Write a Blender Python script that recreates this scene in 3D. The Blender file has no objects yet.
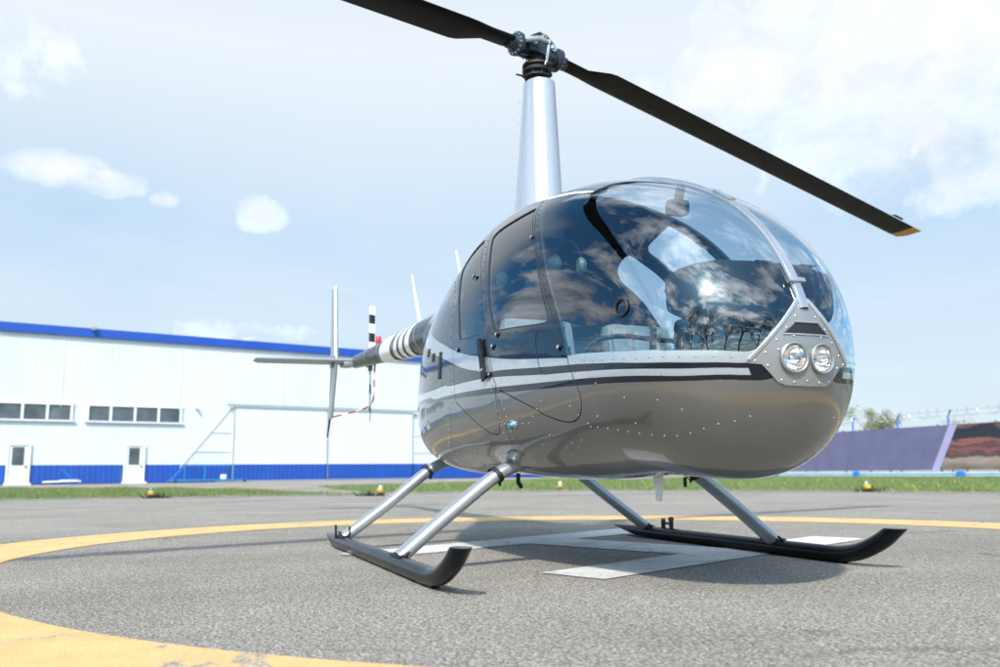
import bpy, bmesh, math, random
import numpy as np
from mathutils import Vector, Matrix, Euler
random.seed(7); RNG = np.random.default_rng(7)
sc = bpy.context.scene
COL = sc.collection
R = math.radians

# ------------------------------------------------------------------ node helpers
def new_mat(name):
    m = bpy.data.materials.new(name); m.use_nodes = True
    nt = m.node_tree
    for n in list(nt.nodes): nt.nodes.remove(n)
    out = nt.nodes.new('ShaderNodeOutputMaterial')
    return m, nt, out
def N(nt, t, **kw):
    n = nt.nodes.new(t)
    for k, v in kw.items():
        if k in n.inputs: n.inputs[k].default_value = v
        else: setattr(n, k, v)
    return n
def L(nt, a, b): nt.links.new(a, b)
def c4(c): return (c[0], c[1], c[2], 1.0)
def noise(nt, vec, scale, detail=4, rough=.55, dist=0.0):
    n = N(nt, 'ShaderNodeTexNoise'); n.inputs['Scale'].default_value = scale; n.inputs['Detail'].default_value = detail
    n.inputs['Roughness'].default_value = rough; n.inputs['Distortion'].default_value = dist
    if vec is not None: L(nt, vec, n.inputs['Vector'])
    return n
def ramp(nt, fac, stops):
    n = nt.nodes.new('ShaderNodeValToRGB'); e = n.color_ramp.elements
    while len(e) > 1: e.remove(e[-1])
    e[0].position = stops[0][0]; e[0].color = c4(stops[0][1]) if len(stops[0][1]) == 3 else stops[0][1]
    for p, c in stops[1:]:
        k = e.new(p); k.color = c4(c)
    L(nt, fac, n.inputs['Fac']); return n
def g(v): return (v, v, v)
def math_n(nt, op, a, b=None, c=None, clamp=False):
    n = nt.nodes.new('ShaderNodeMath'); n.operation = op; n.use_clamp = clamp
    for i, x in enumerate((a, b, c)):
        if x is None: continue
        if isinstance(x, (int, float)): n.inputs[i].default_value = x
        else: L(nt, x, n.inputs[i])
    return n.outputs[0]
def mixc(nt, fac, a, b, mode='MIX'):
    n = nt.nodes.new('ShaderNodeMix'); n.data_type = 'RGBA'; n.blend_type = mode
    if isinstance(fac, (int, float)): n.inputs[0].default_value = fac
    else: L(nt, fac, n.inputs[0])
    for i, x in ((6, a), (7, b)):
        if isinstance(x, tuple): n.inputs[i].default_value = c4(x)
        else: L(nt, x, n.inputs[i])
    return n.outputs[2]
def mapped(nt, coord='Object', scale=(1, 1, 1), rot=(0, 0, 0)):
    t = nt.nodes.new('ShaderNodeTexCoord'); mp = nt.nodes.new('ShaderNodeMapping')
    mp.inputs['Scale'].default_value = scale; mp.inputs['Rotation'].default_value = rot
    L(nt, t.outputs[coord], mp.inputs['Vector']); return mp.outputs[0]
def bump(nt, h, strength, dist):
    b = nt.nodes.new('ShaderNodeBump'); b.inputs['Strength'].default_value = strength; b.inputs['Distance'].default_value = dist
    L(nt, h, b.inputs['Height']); return b.outputs[0]
def mat(name, col, rough=.5, metal=0., var=.12, scale=6., coat=0., coat_rough=.02, bump_s=0., bump_scale=40., spec=.5, wav=0., rvar=.08):
    m, nt, out = new_mat(name)
    p = N(nt, 'ShaderNodeBsdfPrincipled'); v = mapped(nt)
    n1 = noise(nt, v, scale, 5)
    lo = tuple(max(0, c * (1 - var)) for c in col); hi = tuple(min(1, c * (1 + var)) for c in col)
    r = ramp(nt, n1.outputs[0], [(.3, lo), (.7, hi)]); L(nt, r.outputs[0], p.inputs['Base Color'])
    rr = math_n(nt, 'MULTIPLY_ADD', noise(nt, v, scale * 2.3, 4).outputs[0], rvar * 2, max(0, rough - rvar)); L(nt, rr, p.inputs['Roughness'])
    p.inputs['Metallic'].default_value = metal; p.inputs['Coat Weight'].default_value = coat
    p.inputs['Coat Roughness'].default_value = coat_rough; p.inputs['Specular IOR Level'].default_value = spec
    if wav:
        w = bump(nt, noise(nt, v, 5.5, 1, .4).outputs[0], 1.0, wav); L(nt, w, p.inputs['Coat Normal']); L(nt, w, p.inputs['Normal'])
    if bump_s:
        b = bump(nt, noise(nt, v, bump_scale, 4).outputs[0], bump_s, .004); L(nt, b, p.inputs['Normal'])
    L(nt, p.outputs[0], out.inputs[0]); return m

M = {}
M['bronze'] = mat('bronze_paint', (.178, .176, .168), .40, .82, .04, 3, coat=1, coat_rough=.008, wav=.0032)
M['bronze'].node_tree.nodes['Principled BSDF'].inputs['Coat IOR'].default_value = 1.5
M['black'] = mat('black_gloss_paint', (.003, .005, .010), .3, 0, .1, 3, spec=.1, coat=1, coat_rough=.008, wav=.0018)
M['black'].node_tree.nodes['Principled BSDF'].inputs['Coat IOR'].default_value = 1.42
M['silver'] = mat('silver_paint', (.40, .41, .42), .28, .55, .04, 3, coat=1, coat_rough=.01, wav=.0018)
M['trim'] = mat('silver_trim_metal', (.5, .51, .52), .3, .75, .06, 8, rvar=.06)
M['panel'] = mat('grey_metal_paint', (.27, .27, .265), .38, .5, .05, 8, coat=.3, coat_rough=.05)
M['fairing'] = mat('silver_white_paint', (.47, .485, .50), .34, .5, .03, 3, coat=.6, coat_rough=.06)
M['strut'] = mat('grey_silver_paint', (.31, .32, .33), .3, .5, .05, 5, coat=.6, coat_rough=.06)
M['skid'] = mat('satin_black_paint', (.004, .005, .007), .24, 0, .3, 9, bump_s=.05, spec=.14)
M['blade'] = mat('matt_black_blade', (.005, .005, .005), .5, 0, .25, 4, spec=.12)
M['hub'] = mat('dark_hub_metal', (.035, .045, .06), .35, .4, .3, 20)
M['steel'] = mat('bright_steel', (.6, .6, .58), .28, .9, .1, 30)
M['copper'] = mat('copper_bolt', (.5, .27, .14), .4, .8, .1, 30)
M['rubber'] = mat('black_rubber', (.008, .008, .009), .65, 0, .2, 20)
M['dark'] = mat('dark_interior', (.010, .012, .015), .85, 0, .2, 10)
M['liner'] = mat('grey_headliner', (.022, .026, .032), .8, 0, .1, 10)
M['leather'] = mat('grey_leather', (.20, .215, .20), .5, 0, .1, 9, bump_s=.25, bump_scale=60)
M['leather_dark'] = mat('dark_leather', (.09, .092, .088), .55, 0, .1, 9, bump_s=.25, bump_scale=60)
M['orange'] = mat('orange_tip_paint', (.46, .2, .03), .5, 0, .12, 14)
M['white'] = mat('white_paint', (.8, .8, .8), .35, 0, .03, 6, coat=.5)
M['red'] = mat('red_paint', (.5, .03, .03), .35, 0, .1, 12)
M['stab'] = mat('grey_tail_metal', (.33, .35, .37), .35, .45, .05, 6)
M['lens_blue'] = mat('blue_lens', (.02, .12, .2), .06, 0, .1, 20, coat=1)
M['headset'] = mat('pale_green_headset', (.16, .20, .17), .5, 0, .1, 20)

def glass_mat(name, tint, ior=1.5):
    m, nt, out = new_mat(name)
    tr = N(nt, 'ShaderNodeBsdfTransparent'); tr.inputs[0].default_value = c4(tint)
    gl = N(nt, 'ShaderNodeBsdfAnisotropic') if False else N(nt, 'ShaderNodeBsdfGlossy'); gl.inputs['Roughness'].default_value = 0.0
    gl.inputs[0].default_value = (1, 1, 1, 1)
    geo = N(nt, 'ShaderNodeNewGeometry')
    i = math_n(nt, 'MULTIPLY_ADD', geo.outputs['Backfacing'], (1 / ior - ior), ior)
    f = N(nt, 'ShaderNodeFresnel'); L(nt, i, f.inputs['IOR'])
    mx = N(nt, 'ShaderNodeMixShader'); L(nt, f.outputs[0], mx.inputs[0]); L(nt, tr.outputs[0], mx.inputs[1]); L(nt, gl.outputs[0], mx.inputs[2])
    w = bump(nt, noise(nt, mapped(nt), 2.2, 1, .4).outputs[0], 1.0, .004)
    L(nt, w, gl.inputs['Normal']); L(nt, w, f.inputs['Normal'])
    L(nt, mx.outputs[0], out.inputs[0]); return m
M['glass'] = glass_mat('windscreen_glass', (.70, .80, .86), 1.85)
M['window_glass'] = glass_mat('lamp_glass', (.95, .96, .97), 1.5)
def hangar_glass():
    m, nt, out = new_mat('dark_window_glass')
    p = N(nt, 'ShaderNodeBsdfPrincipled'); v = mapped(nt)
    r = ramp(nt, noise(nt, v, .8, 3).outputs[0], [(.35, (.05, .055, .06)), (.7, (.12, .13, .14))]); L(nt, r.outputs[0], p.inputs['Base Color'])
    p.inputs['Roughness'].default_value = .08; L(nt, p.outputs[0], out.inputs[0]); return m
M['hangar_glass'] = hangar_glass()

# ------------------------------------------------------------------ mesh helpers
class MB:
    def __init__(s): s.v = []; s.f = []; s.m = []
    def add(s, vs, fs, mi=0):
        o = len(s.v); s.v += [tuple(x) for x in vs]
        for f in fs: s.f.append([i + o for i in f]); s.m.append(mi)
        return s
    def box(s, c, size, rot=None, mi=0, bev=0.0):
        sx, sy, sz = [x / 2 for x in size]
        if bev > 0:
            b = min(bev, sx * .9, sy * .9, sz * .9)
            bm = bmesh.new(); bmesh.ops.create_cube(bm, size=1)
            for v in bm.verts: v.co = Vector((v.co.x * 2 * sx, v.co.y * 2 * sy, v.co.z * 2 * sz))
            bmesh.ops.bevel(bm, geom=bm.edges[:], offset=b, segments=2, profile=.6, affect='EDGES')
            bm.verts.index_update()
            vs = [v.co.copy() for v in bm.verts]; fs = [[v.index for v in f.verts] for f in bm.faces]; bm.free()
        else:
            vs = [Vector((x * sx, y * sy, z * sz)) for x in (-1, 1) for y in (-1, 1) for z in (-1, 1)]
            fs = [(0, 1, 3, 2), (4, 6, 7, 5), (0, 4, 5, 1), (2, 3, 7, 6), (0, 2, 6, 4), (1, 5, 7, 3)]
        Rm = Euler(rot).to_matrix() if rot else Matrix.Identity(3)
        return s.add([Rm @ v + Vector(c) for v in vs], fs, mi)
    def tube(s, path, rad, seg=16, ref=(0, 0, 1), mi=0, cap=True):
        """sweep an ellipse (r or (ra, rb)) along a path; ra lies along ref x tangent"""
        P = [Vector(p) for p in path]; n = len(P)
        rad = rad if isinstance(rad, list) else [rad] * n
        rings = []
        side = None
        for i in range(n):
            t = (P[min(i + 1, n - 1)] - P[max(i - 1, 0)]).normalized()
            if side is None:
                rf = Vector(ref)
                if abs(rf.normalized().dot(t)) > .95: rf = Vector((1, 0, 0)) if abs(t.x) < .9 else Vector((0, 1, 0))
                side = t.cross(rf).normalized()
            side = (side - t * side.dot(t)).normalized(); up = side.cross(t)
            ra, rb = rad[i] if isinstance(rad[i], (tuple, list)) else (rad[i], rad[i])
            rings.append([P[i] + side * ra * math.cos(a) + up * rb * math.sin(a) for a in (2 * math.pi * k / seg for k in range(seg))])
        vs = [v for r in rings for v in r]; fs = []
        for i in range(n - 1):
            for k in range(seg): fs.append((i * seg + k, i * seg + (k + 1) % seg, (i + 1) * seg + (k + 1) % seg, (i + 1) * seg + k))
        if cap: fs += [tuple(range(seg))[::-1], tuple((n - 1) * seg + k for k in range(seg))]
        return s.add(vs, fs, mi)
    def cyl(s, a, b, r, seg=20, mi=0, r2=None): return s.tube([a, b], [r, r if r2 is None else r2], seg, mi=mi)
    def lathe(s, c, axis, prof, seg=24, mi=0, closed_top=True):
        ax = Vector(axis).normalized(); t = Vector((0, 0, 1)) if abs(ax.z) < .9 else Vector((1, 0, 0))
        u = ax.cross(t).normalized(); w = ax.cross(u); c = Vector(c); vs = []; fs = []
        for r, h in prof:
            for k in range(seg):
                a = 2 * math.pi * k / seg; vs.append(c + ax * h + (u * math.cos(a) + w * math.sin(a)) * max(r, 1e-5))
        for i in range(len(prof) - 1):
            for k in range(seg): fs.append((i * seg + k, i * seg + (k + 1) % seg, (i + 1) * seg + (k + 1) % seg, (i + 1) * seg + k))
        return s.add(vs, fs, mi)
    def prism(s, pts, n, th, mi=0):
        """closed outline (3-D points) given a thickness along n"""
        P = [Vector(p) for p in pts]; n = Vector(n).normalized() * th; k = len(P)
        return s.add([p + n / 2 for p in P] + [p - n / 2 for p in P], [tuple(range(k)), tuple(range(2 * k - 1, k - 1, -1))] + [(i, i + k, (i + 1) % k + k, (i + 1) % k) for i in range(k)], mi)
    def build(s, name, mats, parent=None, smooth=True, angle=35):
        me = bpy.data.meshes.new(name); me.from_pydata(s.v, [], s.f)
        for m in (mats if isinstance(mats, (list, tuple)) else [mats]): me.materials.append(m)
        if any(s.m): me.polygons.foreach_set('material_index', s.m)
        bm = bmesh.new(); bm.from_mesh(me); bmesh.ops.recalc_face_normals(bm, faces=bm.faces); bm.to_mesh(me); bm.free()
        if smooth:
            me.polygons.foreach_set('use_smooth', [True] * len(me.polygons)); me.set_sharp_from_angle(angle=R(angle))
        o = bpy.data.objects.new(name, me); COL.objects.link(o)
        if parent is not None: o.parent = parent
        return o
def tag(o, label=None, cat=None, group=None, kind=None):
    for k, v in (('label', label), ('category', cat), ('group', group), ('kind', kind)):
        if v: o[k] = v
    return o
def empty(name, loc=(0, 0, 0), rz=0, **kw):
    o = bpy.data.objects.new(name, None); COL.objects.link(o); o.location = loc; o.rotation_euler = (0, 0, rz)
    return tag(o, **kw)
def catmull(P, n=8, closed=False):
    P = [np.array(p, float) for p in P]; out = []
    K = len(P)
    for i in range(K if closed else K - 1):
        if closed: a, b, c, d = P[(i - 1) % K], P[i], P[(i + 1) % K], P[(i + 2) % K]
        else: a, b, c, d = P[max(i - 1, 0)], P[i], P[i + 1], P[min(i + 2, K - 1)]
        for k in range(n):
            t = k / n
            out.append(.5 * (2 * b + (c - a) * t + (2 * a - 5 * b + 4 * c - d) * t * t + (3 * b - a - 3 * c + d) * t ** 3))
    if not closed: out.append(P[-1])
    return out

# ------------------------------------------------------------------ camera
cam = bpy.data.cameras.new('camera'); camo = bpy.data.objects.new('camera', cam); COL.objects.link(camo)
yaw, pitch, roll = R(158.720), R(9.220), R(-.566)
def cam_axes():
    cy, sy, cp, sp = math.cos(yaw), math.sin(yaw), math.cos(pitch), math.sin(pitch)
    f = Vector((cy * cp, sy * cp, sp)); r = Vector((sy, -cy, 0)); u = r.cross(f)
    c, s = math.cos(roll), math.sin(roll)
    return c * r + s * u, -s * r + c * u, f
cr, cu, cf = cam_axes()
CAM = Vector((4.821, -2.159, .480))
m4 = Matrix(((cr.x, cu.x, -cf.x, CAM.x), (cr.y, cu.y, -cf.y, CAM.y), (cr.z, cu.z, -cf.z, CAM.z), (0, 0, 0, 1)))
camo.matrix_world = m4
cam.sensor_width = 36; cam.lens = 30.606; cam.clip_start = .05; cam.clip_end = 3000
cam.dof.use_dof = True; cam.dof.focus_distance = 3.9; cam.dof.aperture_fstop = 2.6
sc.camera = camo

# ------------------------------------------------------------------ light
SUN_AZ, SUN_EL = R(-37), R(45)
sd = Vector((math.cos(SUN_EL) * math.cos(SUN_AZ), math.cos(SUN_EL) * math.sin(SUN_AZ), math.sin(SUN_EL)))
sl = bpy.data.lights.new('sun', 'SUN'); sl.energy = 3.4; sl.angle = R(2.0); sl.color = (1, .955, .89)
so = bpy.data.objects.new('sun', sl); COL.objects.link(so); so.rotation_euler = (-sd).to_track_quat('-Z', 'Y').to_euler()

w = bpy.data.worlds.new('World'); sc.world = w; w.use_nodes = True; nt = w.node_tree
for n in list(nt.nodes): nt.nodes.remove(n)
wo = N(nt, 'ShaderNodeOutputWorld'); bg = N(nt, 'ShaderNodeBackground'); bg.inputs[1].default_value = .11
sky = N(nt, 'ShaderNodeTexSky'); sky.sky_type = 'NISHITA'; sky.sun_disc = False
sky.sun_elevation = SUN_EL; sky.sun_rotation = math.pi / 2 - SUN_AZ; sky.air_density = 1.0; sky.dust_density = 1.2; sky.ozone_density = 1.5
tc = N(nt, 'ShaderNodeTexCoord'); sx = N(nt, 'ShaderNodeSeparateXYZ'); L(nt, tc.outputs['Generated'], sx.inputs[0])
dx, dy, dz = sx.outputs
el = math_n(nt, 'ARCSINE', dz); az = math_n(nt, 'ARCTAN2', dy, dx)
zc = math_n(nt, 'MAXIMUM', dz, 0.0); den = math_n(nt, 'ADD', zc, .13)
cx = N(nt, 'ShaderNodeCombineXYZ'); L(nt, math_n(nt, 'DIVIDE', dx, den), cx.inputs[0]); L(nt, math_n(nt, 'DIVIDE', dy, den), cx.inputs[1])
cn = noise(nt, cx.outputs[0], 1.7, 9, .58, .35); cn.inputs['Lacunarity'].default_value = 2.1
cn2 = noise(nt, cx.outputs[0], 2.6, 6, .6)
# cloud cover is broken and heavy behind the camera, thin towards the hangar
back = math_n(nt, 'ADD', math_n(nt, 'MULTIPLY', dx, .93), math_n(nt, 'MULTIPLY', dy, -.36))
hl = math_n(nt, 'SQRT', math_n(nt, 'MAXIMUM', math_n(nt, 'ADD', math_n(nt, 'MULTIPLY', dx, dx), math_n(nt, 'MULTIPLY', dy, dy)), .0001))
back = math_n(nt, 'DIVIDE', back, hl)
bk0 = N(nt, 'ShaderNodeMapRange'); bk0.interpolation_type = 'SMOOTHSTEP'; bk0.inputs[1].default_value = -.85; bk0.inputs[2].default_value = -.68; L(nt, back, bk0.inputs[0])
bk1 = N(nt, 'ShaderNodeMapRange'); bk1.interpolation_type = 'SMOOTHSTEP'; bk1.inputs[1].default_value = .56; bk1.inputs[2].default_value = .70; L(nt, dz, bk1.inputs[0])
class bk: outputs = [math_n(nt, 'MAXIMUM', bk0.outputs[0], bk1.outputs[0])]
thr = math_n(nt, 'MULTIPLY_ADD', bk.outputs[0], -.215, .68)
cv = math_n(nt, 'DIVIDE', math_n(nt, 'SUBTRACT', cn.outputs[0], thr), .12, clamp=True)
# single puffs seen over the hangar and a bright bank towards the right of the helicopter
DN = noise(nt, tc.outputs['Generated'], 22, 8, .62, .3)
def cloud_dir(px, py):
    d = cf + cr * ((px - 500) / 850.16) - cu * ((py - 333.5) / 850.16); d.normalize()
    return math.atan2(d.y, d.x), math.asin(d.z)
puff = None
for px, py, ra, re, amp in ((62, 170, .050, .016, 1.0), (105, 180, .034, .014, .9), (260, 214, .024, .017, 1.0), (165, 199, .012, .007, .6), (745, 82, .075, .045, .95), (800, 60, .08, .03, .6),
                            (930, 40, .19, .12, .85), (850, 152, .07, .025, .75), (985, 185, .07, .022, .7), (15, 52, .05, .03, .30), (300, 333, .05, .008, .35), (200, 330, .09, .010, .3), (650, 86, .03, .012, .5)):
    a0, e0 = cloud_dir(px, py)
    da = math_n(nt, 'ABSOLUTE', math_n(nt, 'SUBTRACT', az, a0))
    q1 = math_n(nt, 'POWER', math_n(nt, 'DIVIDE', da, ra), 2.0)
    q2 = math_n(nt, 'POWER', math_n(nt, 'ABSOLUTE', math_n(nt, 'DIVIDE', math_n(nt, 'SUBTRACT', el, e0), re)), 2.0)
    e = math_n(nt, 'MULTIPLY', math_n(nt, 'SUBTRACT', 1.0, math_n(nt, 'MULTIPLY', math_n(nt, 'ADD', q1, q2), .5)), amp)
    puff = e if puff is None else math_n(nt, 'MAXIMUM', puff, e)
pf = math_n(nt, 'ADD', math_n(nt, 'MULTIPLY_ADD', DN.outputs[0], 2.0, -1.08), puff)
pf = math_n(nt, 'MULTIPLY', math_n(nt, 'DIVIDE', pf, 1.05, clamp=True), .9)
pgate = math_n(nt, 'GREATER_THAN', puff, -.5)
pf = math_n(nt, 'MULTIPLY', pf, pgate)
cover = math_n(nt, 'MAXIMUM', cv, pf)
shade = ramp(nt, cn2.outputs[0], [(.36, (3.0, 3.6, 4.4)), (.62, (10.5, 11.4, 12.2))])
pc = mixc(nt, math_n(nt, 'MULTIPLY', pf, 1.6, clamp=True), shade.outputs[0], (6.2, 6.2, 6.3))
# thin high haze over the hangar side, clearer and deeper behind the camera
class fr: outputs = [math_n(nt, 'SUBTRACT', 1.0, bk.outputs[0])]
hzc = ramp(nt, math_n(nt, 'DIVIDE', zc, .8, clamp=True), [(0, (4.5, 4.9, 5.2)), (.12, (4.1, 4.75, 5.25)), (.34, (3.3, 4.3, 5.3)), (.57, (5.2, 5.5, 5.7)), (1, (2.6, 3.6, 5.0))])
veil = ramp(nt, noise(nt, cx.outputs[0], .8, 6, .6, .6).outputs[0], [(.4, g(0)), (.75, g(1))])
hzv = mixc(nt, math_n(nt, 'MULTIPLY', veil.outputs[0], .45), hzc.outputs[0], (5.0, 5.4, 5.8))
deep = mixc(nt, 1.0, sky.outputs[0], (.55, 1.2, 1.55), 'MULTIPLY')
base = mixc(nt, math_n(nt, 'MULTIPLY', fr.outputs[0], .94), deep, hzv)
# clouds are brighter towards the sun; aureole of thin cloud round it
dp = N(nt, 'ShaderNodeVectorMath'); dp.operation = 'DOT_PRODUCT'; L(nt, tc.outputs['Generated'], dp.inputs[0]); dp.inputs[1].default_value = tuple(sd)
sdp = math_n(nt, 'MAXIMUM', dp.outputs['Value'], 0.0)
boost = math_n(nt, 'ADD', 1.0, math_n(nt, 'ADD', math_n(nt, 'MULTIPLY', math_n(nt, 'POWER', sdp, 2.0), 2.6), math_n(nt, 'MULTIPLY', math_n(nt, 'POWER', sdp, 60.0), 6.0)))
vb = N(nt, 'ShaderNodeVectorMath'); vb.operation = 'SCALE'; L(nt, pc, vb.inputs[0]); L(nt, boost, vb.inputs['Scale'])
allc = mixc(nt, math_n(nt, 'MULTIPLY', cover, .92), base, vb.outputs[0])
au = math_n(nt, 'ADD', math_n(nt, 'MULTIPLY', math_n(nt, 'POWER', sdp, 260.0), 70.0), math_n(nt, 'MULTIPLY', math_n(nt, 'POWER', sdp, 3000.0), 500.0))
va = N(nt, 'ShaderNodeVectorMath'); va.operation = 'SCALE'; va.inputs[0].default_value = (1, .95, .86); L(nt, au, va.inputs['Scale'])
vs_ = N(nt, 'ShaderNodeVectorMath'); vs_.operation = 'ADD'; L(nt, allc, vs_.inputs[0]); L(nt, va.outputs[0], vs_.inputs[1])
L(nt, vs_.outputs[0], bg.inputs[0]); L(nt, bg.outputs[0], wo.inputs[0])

sc.view_settings.view_transform = 'Standard'; sc.view_settings.look = 'None'; sc.view_settings.exposure = .66; sc.view_settings.gamma = 1
sc.cycles.max_bounces = 10; sc.cycles.transparent_max_bounces = 12; sc.cycles.caustics_reflective = False; sc.cycles.caustics_refractive = False
sc.cycles.sample_clamp_indirect = 6; sc.cycles.use_denoising = True
sc.render.engine = 'CYCLES'

# ------------------------------------------------------------------ ground
def asphalt(paint=None, wear=.5, name='asphalt'):
    m, nt, out = new_mat(name); p = N(nt, 'ShaderNodeBsdfPrincipled')
    v = mapped(nt, 'Object')
    vo = N(nt, 'ShaderNodeTexVoronoi'); vo.inputs['Scale'].default_value = 125; L(nt, v, vo.inputs['Vector'])
    sp = N(nt, 'ShaderNodeSeparateColor'); L(nt, vo.outputs['Color'], sp.inputs[0])
    st = ramp(nt, sp.outputs[0], [(0, (.035, .033, .03)), (.22, (.12, .113, .103)), (.5, (.27, .255, .235)), (.8, (.48, .45, .41)), (1, (.80, .75, .68))])
    fine = noise(nt, v, 85, 5, .8)
    a = mixc(nt, .55, st.outputs[0], ramp(nt, fine.outputs[0], [(.40, (.06, .055, .05)), (.5, (.28, .262, .238)), (.58, (.62, .58, .52))]).outputs[0])
    a = mixc(nt, 1.0, a, (.80, .755, .69), 'MULTIPLY'); big = noise(nt, v, .7, 6, .6); a = mixc(nt, .8, a, ramp(nt, big.outputs[0], [(.3, g(.74)), (.5, g(1.0)), (.7, g(1.18))]).outputs[0], 'MULTIPLY')
    # long tyre-darkened lanes and a few dark patches
    v2 = mapped(nt, 'Object', (.55, .03, 1), (0, 0, R(8)))
    ln = noise(nt, v2, 1.0, 4, .6); a = mixc(nt, .85, a, ramp(nt, ln.outputs[0], [(.36, g(.80)), (.46, g(1.0)), (.7, g(1.05))]).outputs[0], 'MULTIPLY')
    sn = noise(nt, v, 1.7, 5, .65, .4); a = mixc(nt, 1., a, ramp(nt, sn.outputs[0], [(.30, g(.6)), (.36, g(1))]).outputs[0], 'MULTIPLY')
    # orange paint rubbed off here and there
    on = noise(nt, v, 2.4, 7, .8); of = ramp(nt, on.outputs[0], [(.60, g(0)), (.76, g(.5))]); a = mixc(nt, of.outputs[0], a, (.42, .25, .10))
    ckb = N(nt, 'ShaderNodeTexVoronoi'); ckb.feature = 'DISTANCE_TO_EDGE'; ckb.inputs['Scale'].default_value = .28
    L(nt, mixc(nt, .25, v, noise(nt, v, 1.3, 6, .7).outputs[1]), ckb.inputs['Vector'])
    ckm = math_n(nt, 'MULTIPLY', ramp(nt, ckb.outputs[0], [(0, g(1)), (.0028, g(0))]).outputs[0], ramp(nt, noise(nt, v, .55, 3).outputs[0], [(.58, g(0)), (.66, g(.45))]).outputs[0])
    a = mixc(nt, ckm, a, (.06, .055, .05))
    lt = noise(nt, mapped(nt, 'Object', (1.6, .35, 1), (0, 0, R(-20))), 1.1, 6, .7); a = mixc(nt, math_n(nt, 'MULTIPLY', ramp(nt, lt.outputs[0], [(.60, g(0)), (.72, g(1))]).outputs[0], .28), a, (.50, .48, .45))
    if paint:
        wn = noise(nt, v, 3.0, 9, .78); wf = noise(nt, v, 55, 5, .8)
        ws = math_n(nt, 'MULTIPLY_ADD', wf.outputs[0], .55, math_n(nt, 'MULTIPLY', wn.outputs[0], .62))
        f = ramp(nt, ws, [(wear - .06, g(0)), (wear + .05, g(1))])
        ck = N(nt, 'ShaderNodeTexVoronoi'); ck.feature = 'DISTANCE_TO_EDGE'; ck.inputs['Scale'].default_value = 1.1
        wv = mixc(nt, .35, v, noise(nt, v, 2.5, 5).outputs[1]); L(nt, wv, ck.inputs['Vector'])
        cf_ = ramp(nt, ck.outputs[0], [(.0, g(0)), (.012, g(1))])
        cfm = math_n(nt, 'MAXIMUM', cf_.outputs[0], ramp(nt, noise(nt, v, 1.4, 3).outputs[0], [(.42, g(1)), (.5, g(0))]).outputs[0])
        ff = math_n(nt, 'MULTIPLY', f.outputs[0], cfm)
        pn = ramp(nt, noise(nt, v, 4, 6, .7).outputs[0], [(.3, tuple(c * .82 for c in paint)), (.7, tuple(min(1, c * 1.1) for c in paint))])
        a = mixc(nt, math_n(nt, 'MULTIPLY', ff, .93), a, pn.outputs[0])
    L(nt, a, p.inputs['Base Color']); p.inputs['Roughness'].default_value = .88; p.inputs['Specular IOR Level'].default_value = .35
    h = math_n(nt, 'ADD', vo.outputs['Distance'], math_n(nt, 'MULTIPLY', fine.outputs[0], .8))
    L(nt, bump(nt, h, 1.0 if not paint else .4, .008), p.inputs['Normal']); L(nt, p.outputs[0], out.inputs[0]); return m
M['asphalt'] = asphalt(); M['yellow'] = asphalt((.57, .365, .145), .425, 'yellow_road_paint'); M['whitep'] = asphalt((.58, .565, .53), .52, 'white_road_paint')
M['concrete'] = mat('pale_concrete', (.42, .41, .39), .85, 0, .2, 3, bump_s=.3)
def sheet(name, pts, z, m, kind='structure'):
    me = bpy.data.meshes.new(name); me.from_pydata([(x, y, z) for x, y in pts], [], [tuple(range(len(pts)))]); me.materials.append(m)
    bm = bmesh.new(); bm.from_mesh(me); bmesh.ops.recalc_face_normals(bm, faces=bm.faces)
    for f in bm.faces:
        if f.normal.z < 0: f.normal_flip()
    bm.to_mesh(me); bm.free()
    o = bpy.data.objects.new(name, me); COL.objects.link(o)
    return tag(o, kind=kind)
sheet('ground', [(-900, -900), (900, -900), (900, 900), (-900, 900)], 0, M['asphalt'])
# the ring was painted by hand and is slightly oval
RC = (.141, .449); RX, RY, RA, RW = 3.223, 3.665, -.708, .744
mb = MB(); S_ = 240; vs = []
for k in range(S_):
    a = 2 * math.pi * k / S_
    for d_ in (0, RW):
        ex, ey = (RX + d_) * math.cos(a), (RY + d_) * math.sin(a); vs.append((RC[0] + ex * math.cos(RA) - ey * math.sin(RA), RC[1] + ex * math.sin(RA) + ey * math.cos(RA), .003))
mb.add(vs, [(2 * k, 2 * k + 1, (2 * k + 3) % (2 * S_), (2 * k + 2) % (2 * S_)) for k in range(S_)])
tag(mb.build('painted_ring', M['yellow'], smooth=False), 'yellow painted ring round the landing pad', kind='structure')
# white H : strokes in the (n, t) frame of the letter
tn_, tt_ = Vector((.914, .407)), Vector((-.407, .914))
def hq(n, t): p = tn_ * n + tt_ * t; return (p.x, p.y)
vs = [hq(*c) for c in ((-.87, -.90), (-.46, -.90), (-.46, .34), (.72, .34), (.72, -.84), (1.10, -.84), (1.10, 2.05), (.72, 2.05), (.72, .84), (-.46, .84), (-.46, 1.98), (-.87, 1.98))]
vs = [(x, y, .004) for x, y in vs]
mb = MB(); mb.add(vs, [(0, 1, 2, 9, 10, 11), (2, 3, 8, 9), (3, 4, 5, 6, 7, 8)])
tag(mb.build('painted_letter', M['whitep'], smooth=False), 'white letter H painted on the asphalt', kind='structure')

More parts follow.
